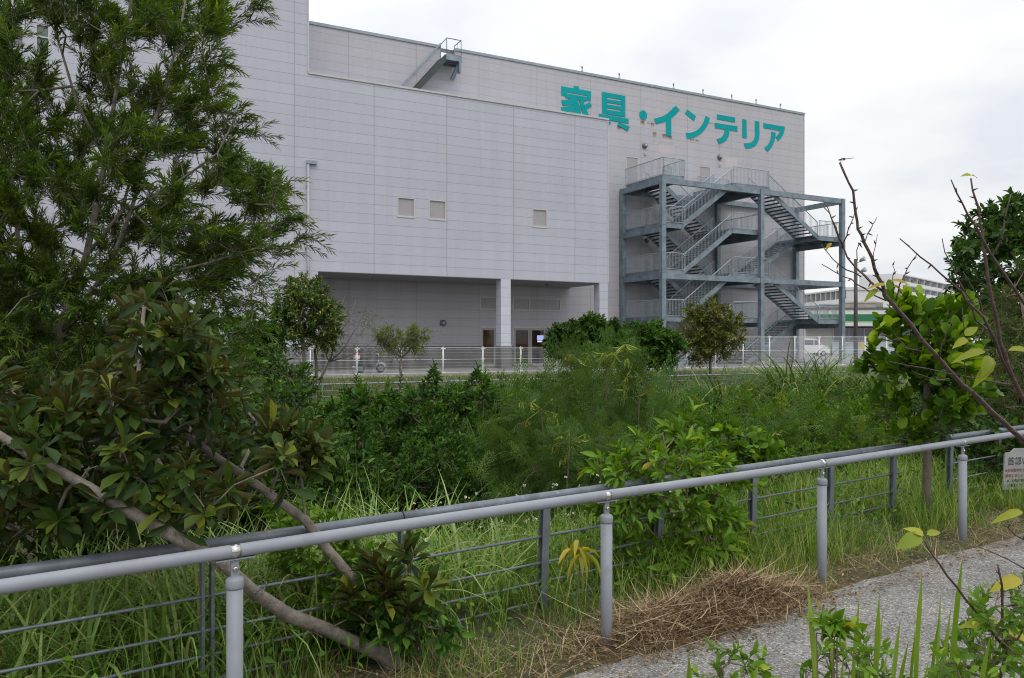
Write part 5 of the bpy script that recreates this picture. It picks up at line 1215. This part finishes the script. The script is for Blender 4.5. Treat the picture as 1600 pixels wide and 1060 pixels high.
def flat_straw(n, *a):
    f = list(field(n, *a, .08, .40, .002, .005, 1, .3, clumpy(1.4, -.22), 1.0, 3)); m = len(f[1]); f[4] = R.uniform(1.2, 1.62, m); f[5] = R.normal(size=m) * .25; f[0][:, 2] += .035 + R.random(m) * .03; f[7] = R.random(m); return f
ds = Soup()
blades(ds, *flat_straw(4200, -.6, 11, -.36, .32))
tag(ds.build('dry_straw', LM['straw'], None), kind='stuff')
# low leafy cover: on the near side, on the ditch floor and up the banks
gc = Soup()
def cover(n, gen, ll, h, tpl=T_DIA, r0=0, r1=1, wr=.5):
    xy = gen(n); z = ground_h(xy[:, 0], xy[:, 1]); hh = R.random(len(xy)) ** 1.4 * h; p = np.concatenate([xy, (z + hh)[:, None]], 1)
    ax = R.normal(size=p.shape) + np.array([0, 0, .25]); gc.inst(tpl, p, ax, R.normal(size=p.shape) * .4 + np.array([0, -.2, 1.]), ll * R.uniform(.6, 1.4, len(p)), ll * wr * R.uniform(.6, 1.3, len(p)), R.uniform(r0, r1, len(p)))
def gen_tq(t0, t1, q0, q1): return lambda n: P1[None] + FD[None] * R.uniform(t0, t1, n)[:, None] + FN[None] * R.uniform(q0, q1, n)[:, None]
def gen_sp(s0, s1, p0, p1): return lambda n: BD[None] * R.uniform(s0, s1, n)[:, None] + BN[None] * R.uniform(p0, p1, n)[:, None]
cover(11000, gen_tq(-3, 12, .3, 3.0), .05, .32, T_ELL, .3, 1)
cover(26000, gen_tq(-4, 14, 3.0, 9), .07, .75, T_ELL, .0, .8)
cover(16000, gen_sp(-10, 40, 12, 26.5), .15, 1.0, T_ELL, 0, .9)
tag(gc.build('ground_cover', LM['bush'], None, True), kind='stuff')
bs_ = Soup(); n = 26000; xy = gen_sp(-6, 42, 25.5, 33.3)(n); z = ground_h(xy[:, 0], xy[:, 1])
pw = -.4626 * xy[:, 0] + .8866 * xy[:, 1]
blades(bs_, np.concatenate([xy, z[:, None] - .03], 1), R.uniform(.10, .30, n) * np.where(pw > 27, .8, 1.2), R.uniform(.012, .028, n), R.uniform(0, 6.28, n), np.abs(R.normal(size=n)) * .4, R.uniform(.2, 1.6, n), 3, np.where(R.random(n) < .30 * (pw > 26) + .06, R.uniform(.94, 1, n), R.random(n) * .9))
tag(bs_.build('bank_grass', LM['grass'], None, True), kind='stuff')
# little white daisies with orange hearts
fl = Soup(); n = 230; t = R.uniform(1.2, 4.2, n); q = R.uniform(1.0, 3.6, n); xy = P1 + FD * t[:, None] + FN * q[:, None]; z = ground_h(xy[:, 0], xy[:, 1]) + R.uniform(.30, .62, n); c = np.concatenate([xy, z[:, None]], 1)
fn_ = nrm(R.normal(size=(n, 3)) * .5 + np.array([0, -.5, .8])); rf = nrm(np.cross(fn_, R.normal(size=(n, 3)))); rg = np.cross(fn_, rf)
for k in range(5):
    a = k * 2 * math.pi / 5; ax = math.cos(a) * rf + math.sin(a) * rg; w_ = R.random(n) < .75; fl.inst(T_DIA, (c + ax * .003)[w_], ax[w_], fn_[w_], .011, .009, np.full(w_.sum(), .3))
for k in range(6):
    a = k * math.pi / 3; ax = math.cos(a) * rf + math.sin(a) * rg; fl.inst(T_DIA, c + fn_ * .002, ax, fn_, .005, .005, np.full(n, .97))
tag(fl.build('daisies', LM['petal'], None), kind='stuff'); 
sm_ = Soup(); sm_.tubes(np.concatenate([xy + R.normal(size=(n, 2)) * .05, ground_h(xy[:, 0], xy[:, 1])[:, None]], 1), c, .0016, .001, 3); tag(sm_.build('daisy_stalks', LM['grass'], None), kind='stuff')

# ------------------------------------------------------------------ bushes growing through the guard fence
def near_bush(name, label, u, z, pol, n, z0, z1, lmat, tpl, nt, m, ll, lw, Rr, md=14, sj=1.0, droop=.2, tip=.3, cat='bush', stems=3, ang=(.4, 1.1), tw=.003, up=.4):
    b = at_px(u, z); wd = Soup(); lf = Soup(); C = poly_clumps(pol, n, z0, z1, md); cu = sum(p[0] for p in pol) / len(pol); cv = sum(p[1] for p in pol) / len(pol); c = P(cu, cv, (z0 + z1) / 2)
    limbs = []
    for k in range(stems):
        e = c + R.normal(size=3) * np.array([.2, .1, .15]) * sj; l = bend(b + R.normal(size=3) * .03 * sj, e, .02 * sj, 5, .02 * sj); wd.path(l, [.013 * (.3 + .7 * sj), .011 * (.3 + .7 * sj), .009 * (.3 + .7 * sj), .007 * (.3 + .7 * sj), .004 * (.3 + .7 * sj)], 6); limbs.append(l)
    connect(wd, limbs, C, .0032 if sj > .5 else .0016, .42 if sj > .5 else .3); o = nrm(C - c + np.array([0, -.1, .15])); spray(lf, wd, tpl, C, Rr, o, n=nt, m=m, bias=.9, ll=ll, lw=lw, tw=tw, tip=tip, droop=droop, ang=ang, up=up)
    t = thing(name, label, cat, b); wd.build('stem', M['twig'], t, True, b); lf.build('foliage', lmat, t, True, b); return t
near_bush('fence_bush', 'fresh green bush growing through the guard fence, right of the middle post', 1062, 5.55, [(945, 720), (1000, 668), (1060, 690), (1110, 690), (1150, 740), (1140, 790), (1170, 850), (1120, 905), (1030, 915), (955, 880), (940, 800)], 84, 5.05, 6.0, LM['light'], T_ELL, 4, 8, .096, .034, .16, droop=.35)
near_bush('bush_shoot', 'upright leafy shoot standing above the fresh green fence bush', 1062, 5.7, [(1050, 690), (1062, 655), (1075, 660), (1072, 695)], 4, 5.6, 5.75, LM['light'], T_ELL, 3, 9, .12, .036, .14, 6, stems=1)
near_bush('trunk_side_bush', 'light green weedy bush around the leaning trunk', 500, 4.35, [(430, 800), (500, 790), (540, 840), (590, 920), (560, 985), (470, 960), (430, 880)], 60, 4.0, 4.7, LM['light'], T_ELL, 3, 8, .066, .030, .13)
near_bush('trunk_foot_bush', 'small leafy plants at the foot of the leaning trunk', 600, 4.1, [(540, 950), (650, 940), (700, 990), (650, 1020), (550, 1010)], 36, 3.85, 4.5, LM['bush'], T_ELL, 3, 8, .07, .032, .11)
near_bush('vine_bush', 'low broad leaved vine mound behind the fresh green bush', 1140, 7.6, [(1090, 690), (1150, 668), (1200, 700), (1190, 740), (1110, 740)], 40, 7.0, 8.2, LM['light'], T_RND, 3, 8, .085, .068, .16)
near_bush('sign_bush', 'dark leafy bush half covering the notice board', 1540, 8.3, [(1520, 690), (1560, 660), (1600, 690), (1570, 730), (1530, 760)], 34, 8.0, 8.9, LM['broad'], T_ELL, 4, 8, .08, .04, .16)
b = at_px(905, 4.45); lf = Soup(); wd = Soup(); tp = P(905, 850, 4.45); wd.path(bend(b, tp, 0, 4, .01), [.006, .005, .005, .004], 6)
a = np.linspace(0, 6.28, 15)[:-1]; ax = np.stack([np.cos(a), np.sin(a), R.uniform(-.9, .15, 14)], 1); lf.inst(T_LNG, np.repeat(tp[None], 14, 0) + R.normal(size=(14, 3)) * .02 + np.array([0, 0, -.03]) * R.random((14, 1)), ax, ax * .2 + np.array([0, 0, 1.]), R.uniform(.12, .19, 14), R.uniform(.024, .034, 14))
t = thing('mango_seedling', 'seedling with long drooping yellow green leaves beside the middle fence post', 'plant', b); wd.build('stem', M['twig'], t, True, b); lf.build('foliage', LM['yellow'], t, True, b)

# ------------------------------------------------------------------ heap of cut dry weeds on the path edge
hc = P(1120, 962, 4.66); hc = np.array([hc[0], hc[1]])
def heap_h(a, w): return .15 * np.exp(-((a - .12) / .60) ** 2 - (w / .20) ** 2) * (1 + .25 * np.sin(a * 7) * np.cos(w * 9)) + .07 * np.exp(-((a + .55) / .5) ** 2 - (w / .22) ** 2)
hp_ = thing('hay_heap', 'brown heap of cut dry weeds between two hand rail posts on the path edge', 'heap', (hc[0], hc[1], 0))
na, nw = 44, 22; A_ = np.linspace(-1.15, 1.1, na); W_ = np.linspace(-.42, .42, nw); AA, WW = np.meshgrid(A_, W_); Z_ = heap_h(AA, WW) - .035
Z_ += np.array([[.02 * mnoise.noise((a * 12, w * 12, 2)) for a in A_] for w in W_])
vv = AA[..., None] * FD + WW[..., None] * FN; ix = np.arange(na * nw).reshape(nw, na); me = bpy.data.meshes.new('core')
me.from_pydata(np.concatenate([vv.reshape(-1, 2), Z_.reshape(-1, 1)], 1).tolist(), [], np.stack([ix[:-1, :-1].ravel(), ix[:-1, 1:].ravel(), ix[1:, 1:].ravel(), ix[1:, :-1].ravel()], 1).tolist())
link('core', me, simple('hay_core', (.085, .055, .028), .95, 0, .4, 30), hp_)
hs = Soup(); n = 5200; a = R.normal(size=n) * .48 - .02; w = R.normal(size=n) * .112; z = heap_h(a, w) * R.uniform(.5, 1.12, n) + .005
b = np.concatenate([a[:, None] * FD + w[:, None] * FN, z[:, None]], 1)
blades(hs, b, R.uniform(.05, .26, n), R.uniform(.002, .006, n), R.normal(size=n) * .9 + np.where(R.random(n) < .5, .63, 3.77), R.uniform(1.1, 1.75, n), R.normal(size=n) * .5, 3)
n2 = 170; a = R.normal(size=n2) * .5 - .05; w = R.normal(size=n2) * .14; b = np.concatenate([a[:, None] * FD + w[:, None] * FN, (heap_h(a, w) + .012)[:, None]], 1)
blades(hs, b, R.uniform(.2, .5, n2), R.uniform(.004, .009, n2), np.where(R.random(n2) < .5, .63, 3.77) + R.normal(size=n2) * .5, R.uniform(1.35, 1.7, n2), R.normal(size=n2) * .35, 4, R.uniform(.72, 1, n2))
hs.build('stalks', LM['straw'], hp_)
hl = Soup(); n = 5200; a = R.normal(size=n) * .42; w = R.normal(size=n) * .15; b = np.concatenate([a[:, None] * FD + w[:, None] * FN, (heap_h(a, w) * R.uniform(.7, 1.1, n) + .008)[:, None]], 1)
hl.inst(T_ELL, b, R.normal(size=(n, 3)), R.normal(size=(n, 3)) + np.array([0, 0, .6]), R.uniform(.012, .035, n), R.uniform(.008, .018, n), R.random(n) * .75); hl.build('dead_leaves', LM['straw'], hp_)

# ------------------------------------------------------------------ bare cherry branches, right foreground
ck = np.array([P(1790, 900, 2.75)[0], 2.75, 0.0]); ch = thing('cherry_tree', 'bare reddish cherry branches reaching in from the right edge, with a few yellow leaves', 'tree', ck); wd = Soup(); lf = Soup()
brs = [([(1790, 900, 2.75), (1700, 790, 2.7), (1600, 690, 2.6), (1552, 645, 2.57), (1503, 600, 2.55), (1440, 530, 2.5), (1385, 460, 2.48), (1368, 420, 2.46), (1350, 378, 2.45), (1341, 345, 2.44), (1330, 300, 2.43), (1312, 254, 2.42)], .0115, .0035),
       ([(1385, 460, 2.48), (1350, 432, 2.5), (1325, 402, 2.52), (1305, 355, 2.54), (1287, 314, 2.55)], .005, .0018), ([(1318, 385, 2.53), (1300, 342, 2.5), (1285, 318, 2.5)], .003, .0015),
       ([(1381, 471, 2.5), (1340, 445, 2.52), (1310, 428, 2.54), (1284, 413, 2.55)], .003, .0014), ([(1345, 432, 2.5), (1310, 415, 2.45), (1283, 383, 2.43)], .003, .0014), ([(1315, 388, 2.53), (1326, 360, 2.5), (1336, 331, 2.48)], .0028, .0013), ([(1338, 408, 2.5), (1341, 380, 2.5), (1341, 382, 2.5)], .002, .0012),
       ([(1790, 900, 2.75), (1640, 690, 2.55), (1584, 597, 2.5), (1563, 534, 2.48), (1544, 440, 2.46), (1538, 384, 2.45), (1528, 324, 2.44), (1517, 279, 2.44)], .011, .003), ([(1700, 600, 2.6), (1600, 476, 2.5), (1545, 393, 2.45), (1514, 335, 2.42), (1486, 281, 2.4)], .008, .0022),
       ([(1584, 597, 2.5), (1535, 497, 2.4), (1500, 457, 2.38), (1455, 415, 2.36), (1406, 373, 2.35)], .006, .002), ([(1549, 520, 2.45), (1525, 502, 2.42), (1514, 467, 2.4), (1493, 436, 2.4), (1472, 373, 2.4)], .004, .0016), ([(1556, 401, 2.45), (1566, 363, 2.43), (1580, 303, 2.42)], .004, .0018),
       ([(1399, 471, 2.48), (1412, 430, 2.46), (1433, 397, 2.45)], .003, .0014), ([(1590, 603, 2.5), (1549, 596, 2.47), (1479, 582, 2.45), (1390, 565, 2.45)], .0042, .0014), ([(1484, 592, 2.5), (1455, 593, 2.48), (1425, 580, 2.47)], .0025, .0012), ([(1440, 548, 2.5), (1415, 545, 2.48), (1398, 522, 2.46)], .0022, .0012),
       ([(1466, 562, 2.52), (1474, 535, 2.5), (1488, 500, 2.48)], .0028, .0014), ([(1508, 600, 2.52), (1509, 540, 2.5), (1504, 480, 2.48)], .003, .0015), ([(1576, 570, 2.5), (1545, 520, 2.46), (1530, 470, 2.44), (1505, 425, 2.42)], .0035, .0015), ([(1372, 430, 2.46), (1362, 408, 2.45), (1371, 366, 2.44)], .002, .001), ([(1395, 462, 2.5), (1396, 430, 2.5), (1398, 408, 2.5)], .002, .001),
       ([(1790, 1100, 2.6), (1640, 1060, 2.3), (1568, 1009, 2.25), (1520, 950, 2.22), (1483, 902, 2.2), (1445, 846, 2.2)], .007, .0028), ([(1557, 1090, 2.3), (1571, 1020, 2.25), (1568, 930, 2.22), (1559, 882, 2.2)], .006, .003), ([(1700, 960, 2.5), (1600, 845, 2.4), (1564, 818, 2.38)], .004, .0018), ([(1700, 950, 2.4), (1600, 887, 2.35), (1525, 853, 2.32)], .004, .0014), ([(1350, 380, 2.45), (1361, 357, 2.44), (1370, 340, 2.44)], .002, .0014)]
brs = [(p_, a_ * .8, b_ * .8) for p_, a_, b_ in brs]
for pts, r0, r1 in brs:
    pl = [P(*p) for p in pts]; dn = []
    for a, b in zip(pl[:-1], pl[1:]):
        for t in (0, .33, .66): dn.append(a + (b - a) * t + R.normal(size=3) * .0022)
    dn.append(pl[-1]); wd.path(dn, [x * R.uniform(.92, 1.12) for x in np.linspace(r0, r1, len(dn))], 9)
    for k in range(2, len(dn) - 1):
        if R.random() < .5:
            d = nrm(dn[k + 1] - dn[k] + R.normal(size=3) * .02); d2 = nrm(d + R.normal(size=3) * .7); rr_ = r0 + (r1 - r0) * k / len(dn); wd.path([dn[k], dn[k] + d2 * .007, dn[k] + d2 * .016], [rr_ * .9, .0026, .0008], 5)
wd.path([ck + (0, 0, -.1), P(1800, 1300, 2.75), P(1790, 900, 2.75)], [.05, .035, .025], 10)
wd.build('trunk', M['barkred'], ch, True, ck)
def cl(u, v, z, ax, L, W, r): lf.inst(T_LNG, P(u, v, z)[None], np.array([ax], float), np.array([[.2, -.6, .7]]), L, W, np.array([r]))
for a in ((1385, 446, 2.46, (-1, 0, .1), .055, .018, .9), (1392, 440, 2.46, (1, -.2, .1), .06, .016, .95), (1395, 448, 2.46, (1, .2, -.1), .05, .015, .9), (1372, 452, 2.47, (-1, -.3, -.6), .055, .02, .3), (1300, 380, 2.5, (-.6, .2, -.5), .03, .014, 1.0),
          (1518, 275, 2.44, (-1, -.3, .25), .032, .018, .6), (1518, 275, 2.44, (1, .2, .1), .026, .014, .8), (1512, 530, 2.42, (-.9, -.2, -.3), .05, .026, .35), (1508, 525, 2.42, (.6, -.3, .7), .045, .028, .25), (1540, 550, 2.42, (-1, -.2, -.05), .10, .030, .2), (1552, 560, 2.42, (-.8, -.4, -.9), .10, .034, .2), (1545, 556, 2.42, (-.3, -.4, -.5), .07, .036, .1), (1575, 548, 2.42, (1, -.1, .1), .10, .028, .3),
          (1440, 838, 2.2, (-1, -.3, -.2), .075, .045, .05), (1443, 838, 2.2, (-.6, .3, .5), .05, .03, .6), (1448, 836, 2.2, (.8, 0, .3), .045, .022, .3), (1598, 800, 2.35, (-1, -.2, -.1), .09, .028, .3), (1595, 905, 2.25, (-1, -.3, -.1), .09, .04, .8), (1560, 975, 2.22, (-1, -.2, .2), .10, .04, .4), (1568, 985, 2.22, (1, -.2, -.2), .10, .045, .85)): cl(*a)
lf.build('leaves', LM['yellow'], ch, True, ck)
# dragonfly on the topmost twig
dr_ = P(1313.5, 250, 2.42); dg_ = thing('dragonfly', 'black dragonfly with an orange wing patch perched on the topmost cherry twig', 'dragonfly', dr_)
mb = MB(); mb.tube([(-.005, 0, -.002), (0, 0, .001), (.004, 0, .003), (.009, 0, .0035), (.013, 0, .003), (.018, 0, .0032), (.03, 0, .0045), (.041, 0, .006)], [.0006, .0022, .0018, .0026, .0022, .0011, .0010, .0006], 10); mb.tube([(-.0065, 0, -.0015), (-.004, 0, 0), (-.002, 0, .0005)], [.001, .0026, .0012], 8); mb.build('body', M['black'], dg_)
wg, nt_, bs_2, o_ = newmat('dragonfly_wing'); bs_2.inputs['Base Color'].default_value = (.8, .8, .8, 1); bs_2.inputs['Alpha'].default_value = .12; bs_2.inputs['Roughness'].default_value = .2
og = simple('amber_patch', (.80, .35, .01), .4)
for sx, y in ((.006, 1), (.006, -1), (.011, 1), (.011, -1)):
    m_ = MB(); m_.face([(sx, 0, .005), (sx - .003, y * .014, .001), (sx + .001, y * .030, -.004), (sx + .006, y * .029, -.004), (sx + .007, y * .012, .001)]); w_ = m_.build('wing', wg, dg_)
    if sx > .008: m_ = MB(); m_.face([(sx + .0005, y * .002, .0035), (sx - .001, y * .011, .0012), (sx + .0060, y * .0115, .0005), (sx + .0055, y * .003, .003)]); m_.build('wing_patch', og, w_)
mb = MB()
for k in (-1, 1): mb.tube([(.003, 0, .002), (0, k * .003, 0), (-.001, k * .002, -.004)], .0004, 4); mb.tube([(.006, 0, .002), (.003, k * .004, -.001), (.001, k * .003, -.006)], .0004, 4)
mb.build('legs', M['black'], dg_)

# ------------------------------------------------------------------ weeds at the viewer's feet
def tuft(label, lst):
    s = Soup(); b0 = None
    for (ub, ut, vt, z, w) in lst:
        tpp = P(ut, vt, z); bb = np.array([P(ub, 0, z)[0], z, 0.0]); b0 = bb if b0 is None else b0
        d = tpp - bb; H = np.linalg.norm(d) * 1.01; az = math.atan2(d[1], d[0]); th = math.acos(min(1, d[2] / np.linalg.norm(d)))
        t8 = np.linspace(0, 1, 9)[:, None]; c8 = bb + d * t8 + np.array([0, .06, 0]) * np.sin(t8 * 3.14) + np.array([tpp[0] - bb[0], 0, 0]) * (t8 ** 2 - t8) * .35; w8 = w * .5 * np.clip((1 - t8) * 8, .04, 1); s.add(np.stack([c8 - w8 * np.array([1, .25, 0]), c8 + np.array([0, .2, 0]) * w8, c8 + w8 * np.array([1, -.25, 0])], 1).reshape(-1, 3), np.concatenate([np.array([(i, i + 1, i + 4), (i, i + 4, i + 3), (i + 1, i + 2, i + 5), (i + 1, i + 5, i + 4)]) for i in range(0, 24, 3)]), np.full(27, R.uniform(.5, .85)))
    t = thing('grass_tuft', label, 'grass tuft', b0, 0, 'tall grass tufts on the near verge'); s.build('blades', LM['grass'], t, True, b0)
tuft('tall bright grass blades in front of the path, left group', [(1320, 1262, 910, 2.3, .016), (1345, 1343, 930, 2.3, .011), (1390, 1374, 928, 2.25, .015), (1375, 1380, 955, 2.35, .010), (1400, 1407, 965, 2.2, .013), (1330, 1300, 990, 2.4, .01), (1080, 1077, 1015, 2.3, .009), (1110, 1076, 1020, 2.3, .012), (1395, 1420, 1000, 2.3, .012), (1350, 1356, 985, 2.35, .009), (1365, 1390, 1005, 2.3, .008), (1285, 1275, 985, 2.4, .008), (1410, 1398, 1010, 2.2, .009), (1330, 1318, 1020, 2.3, .01)])
tuft('tall bright grass blades in front of the path, right group', [(1450, 1441, 893, 2.3, .014), (1500, 1504, 870, 2.3, .016), (1480, 1486, 950, 2.25, .012), (1465, 1468, 960, 2.4, .01), (1520, 1495, 980, 2.2, .016), (1530, 1548, 990, 2.2, .015), (1455, 1480, 1015, 2.3, .012), (1500, 1512, 1008, 2.3, .018), (1440, 1430, 985, 2.35, .009), (1470, 1476, 1000, 2.3, .008), (1535, 1560, 960, 2.3, .01), (1420, 1452, 1030, 2.2, .01), (1490, 1470, 925, 2.4, .009)])
def weed(label, u, z, pol, n, z0, z1, lmat, ll, lw, name='leafy_weed'):
    t = near_bush(name, label, u, z, pol, n, z0, z1, lmat, T_ELL, 2, 7, ll, lw, .085, 10, sj=.12, cat='weed', stems=3, tw=.0015); t['group'] = 'leafy weeds on the near verge'
weed('leafy weed mass at the lower right corner, beneath the cherry leaves', 1540, 2.35, [(1490, 955), (1520, 925), (1570, 905), (1640, 930), (1660, 1100), (1450, 1100), (1475, 1030)], 70, 2.1, 2.8, LM['light'], .036, .017)
weed('small leafy weed among the left grass blades by the path', 1310, 2.35, [(1255, 1035), (1300, 1015), (1380, 1025), (1400, 1100), (1250, 1100)], 18, 2.15, 2.6, LM['light'], .036, .016)
weed('lone weed tip at the bottom edge of the path', 1130, 2.35, [(1090, 1040), (1140, 1020), (1190, 1050), (1180, 1100), (1090, 1100)], 12, 2.2, 2.5, LM['light'], .038, .018)
weed('upright weed sprig with paired leaves in front of the path', 1297, 2.3, [(1288, 985), (1300, 968), (1310, 985), (1300, 1010)], 4, 2.28, 2.34, LM['light'], .055, .024)
blk = Soup()
blades(blk, *field(2600, -1, 7, -3.2, -2.05, .15, .42, .004, .009, .6, 1.4, lambda t, q: (P1[0] + FD[0] * t + FN[0] * q > .55), .05)); tag(blk.build('verge_grass', LM['grass'], None, True), kind='stuff')

# fallen leaves and scraps on the path
fl2 = Soup(); n = 3800; t = R.uniform(-1, 10, n); q = np.where(R.random(n) < .12, -.2 - np.abs(R.normal(size=n)) * .35, R.uniform(-.34, .5, n)); xy = P1 + FD * t[:, None] + FN * q[:, None]
fl2.inst(T_ELL, np.concatenate([xy, np.full((n, 1), .012) + R.random((n, 1)) * .014], 1), R.normal(size=(n, 3)) * np.array([1, 1, .12]), R.normal(size=(n, 3)) * .25 + np.array([0, 0, 1.]), R.uniform(.012, .045, n), R.uniform(.006, .018, n), R.random(n) * .9)
tag(fl2.build('leaf_litter', LM['straw'], None), kind='stuff')
# ------------------------------------------------------------------ sky, sun, camera
w = bpy.data.worlds.new('World'); SC.world = w; w.use_nodes = True; nt = w.node_tree; nt.nodes.clear()
ELEV, AZ = 52.0, 160.0
out = nd(nt, 'ShaderNodeOutputWorld'); bg = nd(nt, 'ShaderNodeBackground'); nt.links.new(bg.outputs[0], out.inputs[0])
sky = nt.nodes.new('ShaderNodeTexSky'); sky.sky_type = 'NISHITA'; sky.sun_disc = False; sky.sun_elevation = RAD(ELEV); sky.sun_rotation = RAD(AZ)
tc = nd(nt, 'ShaderNodeTexCoord'); sp = nd(nt, 'ShaderNodeSeparateXYZ', {0: tc.outputs['Generated']})
zc = mth(nt, 'MAXIMUM', sp.outputs[2], 0.0)
# flatten the dome so that cloud bands stretch towards the horizon
iz = mth(nt, 'DIVIDE', 1.0, mth(nt, 'ADD', zc, .22))
pv = nd(nt, 'ShaderNodeCombineXYZ', {0: mth(nt, 'MULTIPLY', sp.outputs[0], iz), 1: mth(nt, 'MULTIPLY', sp.outputs[1], iz)})
n1 = nd(nt, 'ShaderNodeTexNoise', {'Vector': pv.outputs[0], 'Scale': 1.9, 'Detail': 5.0, 'Roughness': .48})
cl_ = ramp(nt, n1.outputs[0], [(.36, (7.9, 8.25, 8.85)), (.5, (9.1, 9.2, 9.4)), (.62, (9.8, 9.81, 9.82))])
gain = mth(nt, 'MULTIPLY_ADD', mth(nt, 'MULTIPLY', zc, zc), 1.0, .96)
gm = nd(nt, 'ShaderNodeCombineXYZ', {0: gain, 1: gain, 2: gain}); cl2 = mixc(nt, 1.0, cl_, gm.outputs[0], 'MULTIPLY')
nt.links.new(mixc(nt, .965, sky.outputs[0], cl2), bg.inputs[0]); bg.inputs[1].default_value = .102
v = Vector((math.cos(RAD(ELEV)) * math.sin(RAD(AZ)), math.cos(RAD(ELEV)) * math.cos(RAD(AZ)), math.sin(RAD(ELEV))))
ld = bpy.data.lights.new('Sun', 'SUN'); ld.energy = .8; ld.angle = RAD(25); ld.color = (1, .97, .93)
lo_ = bpy.data.objects.new('sun_lamp', ld); COL.objects.link(lo_); lo_.rotation_euler = v.to_track_quat('Z', 'Y').to_euler(); lo_.location = (0, -20, 40)
cam = bpy.data.cameras.new('Camera'); cam.sensor_width = 36; cam.lens = 36 * F / 1600; cam.clip_start = .05; cam.clip_end = 5000; cam.shift_y = (HZ - 530) / 1600
co = bpy.data.objects.new('camera', cam); COL.objects.link(co); co.location = (0, 0, CAMH); co.rotation_euler = (RAD(90), 0, 0); SC.camera = co
SC.view_settings.view_transform = 'Standard'; SC.view_settings.look = 'None'; SC.view_settings.gamma = 1; SC.view_settings.exposure = 0.0
SC.cycles.max_bounces = 6; SC.cycles.transparent_max_bounces = 16; SC.cycles.use_denoising = True; SC.cycles.denoiser = 'OPENIMAGEDENOISE'; SC.cycles.denoising_input_passes = 'RGB_ALBEDO_NORMAL'; SC.cycles.denoising_prefilter = 'NONE'
SC.cycles.use_adaptive_sampling = False; SC.cycles.filter_width = 1.1
SC.cycles.sample_clamp_indirect = 6.0
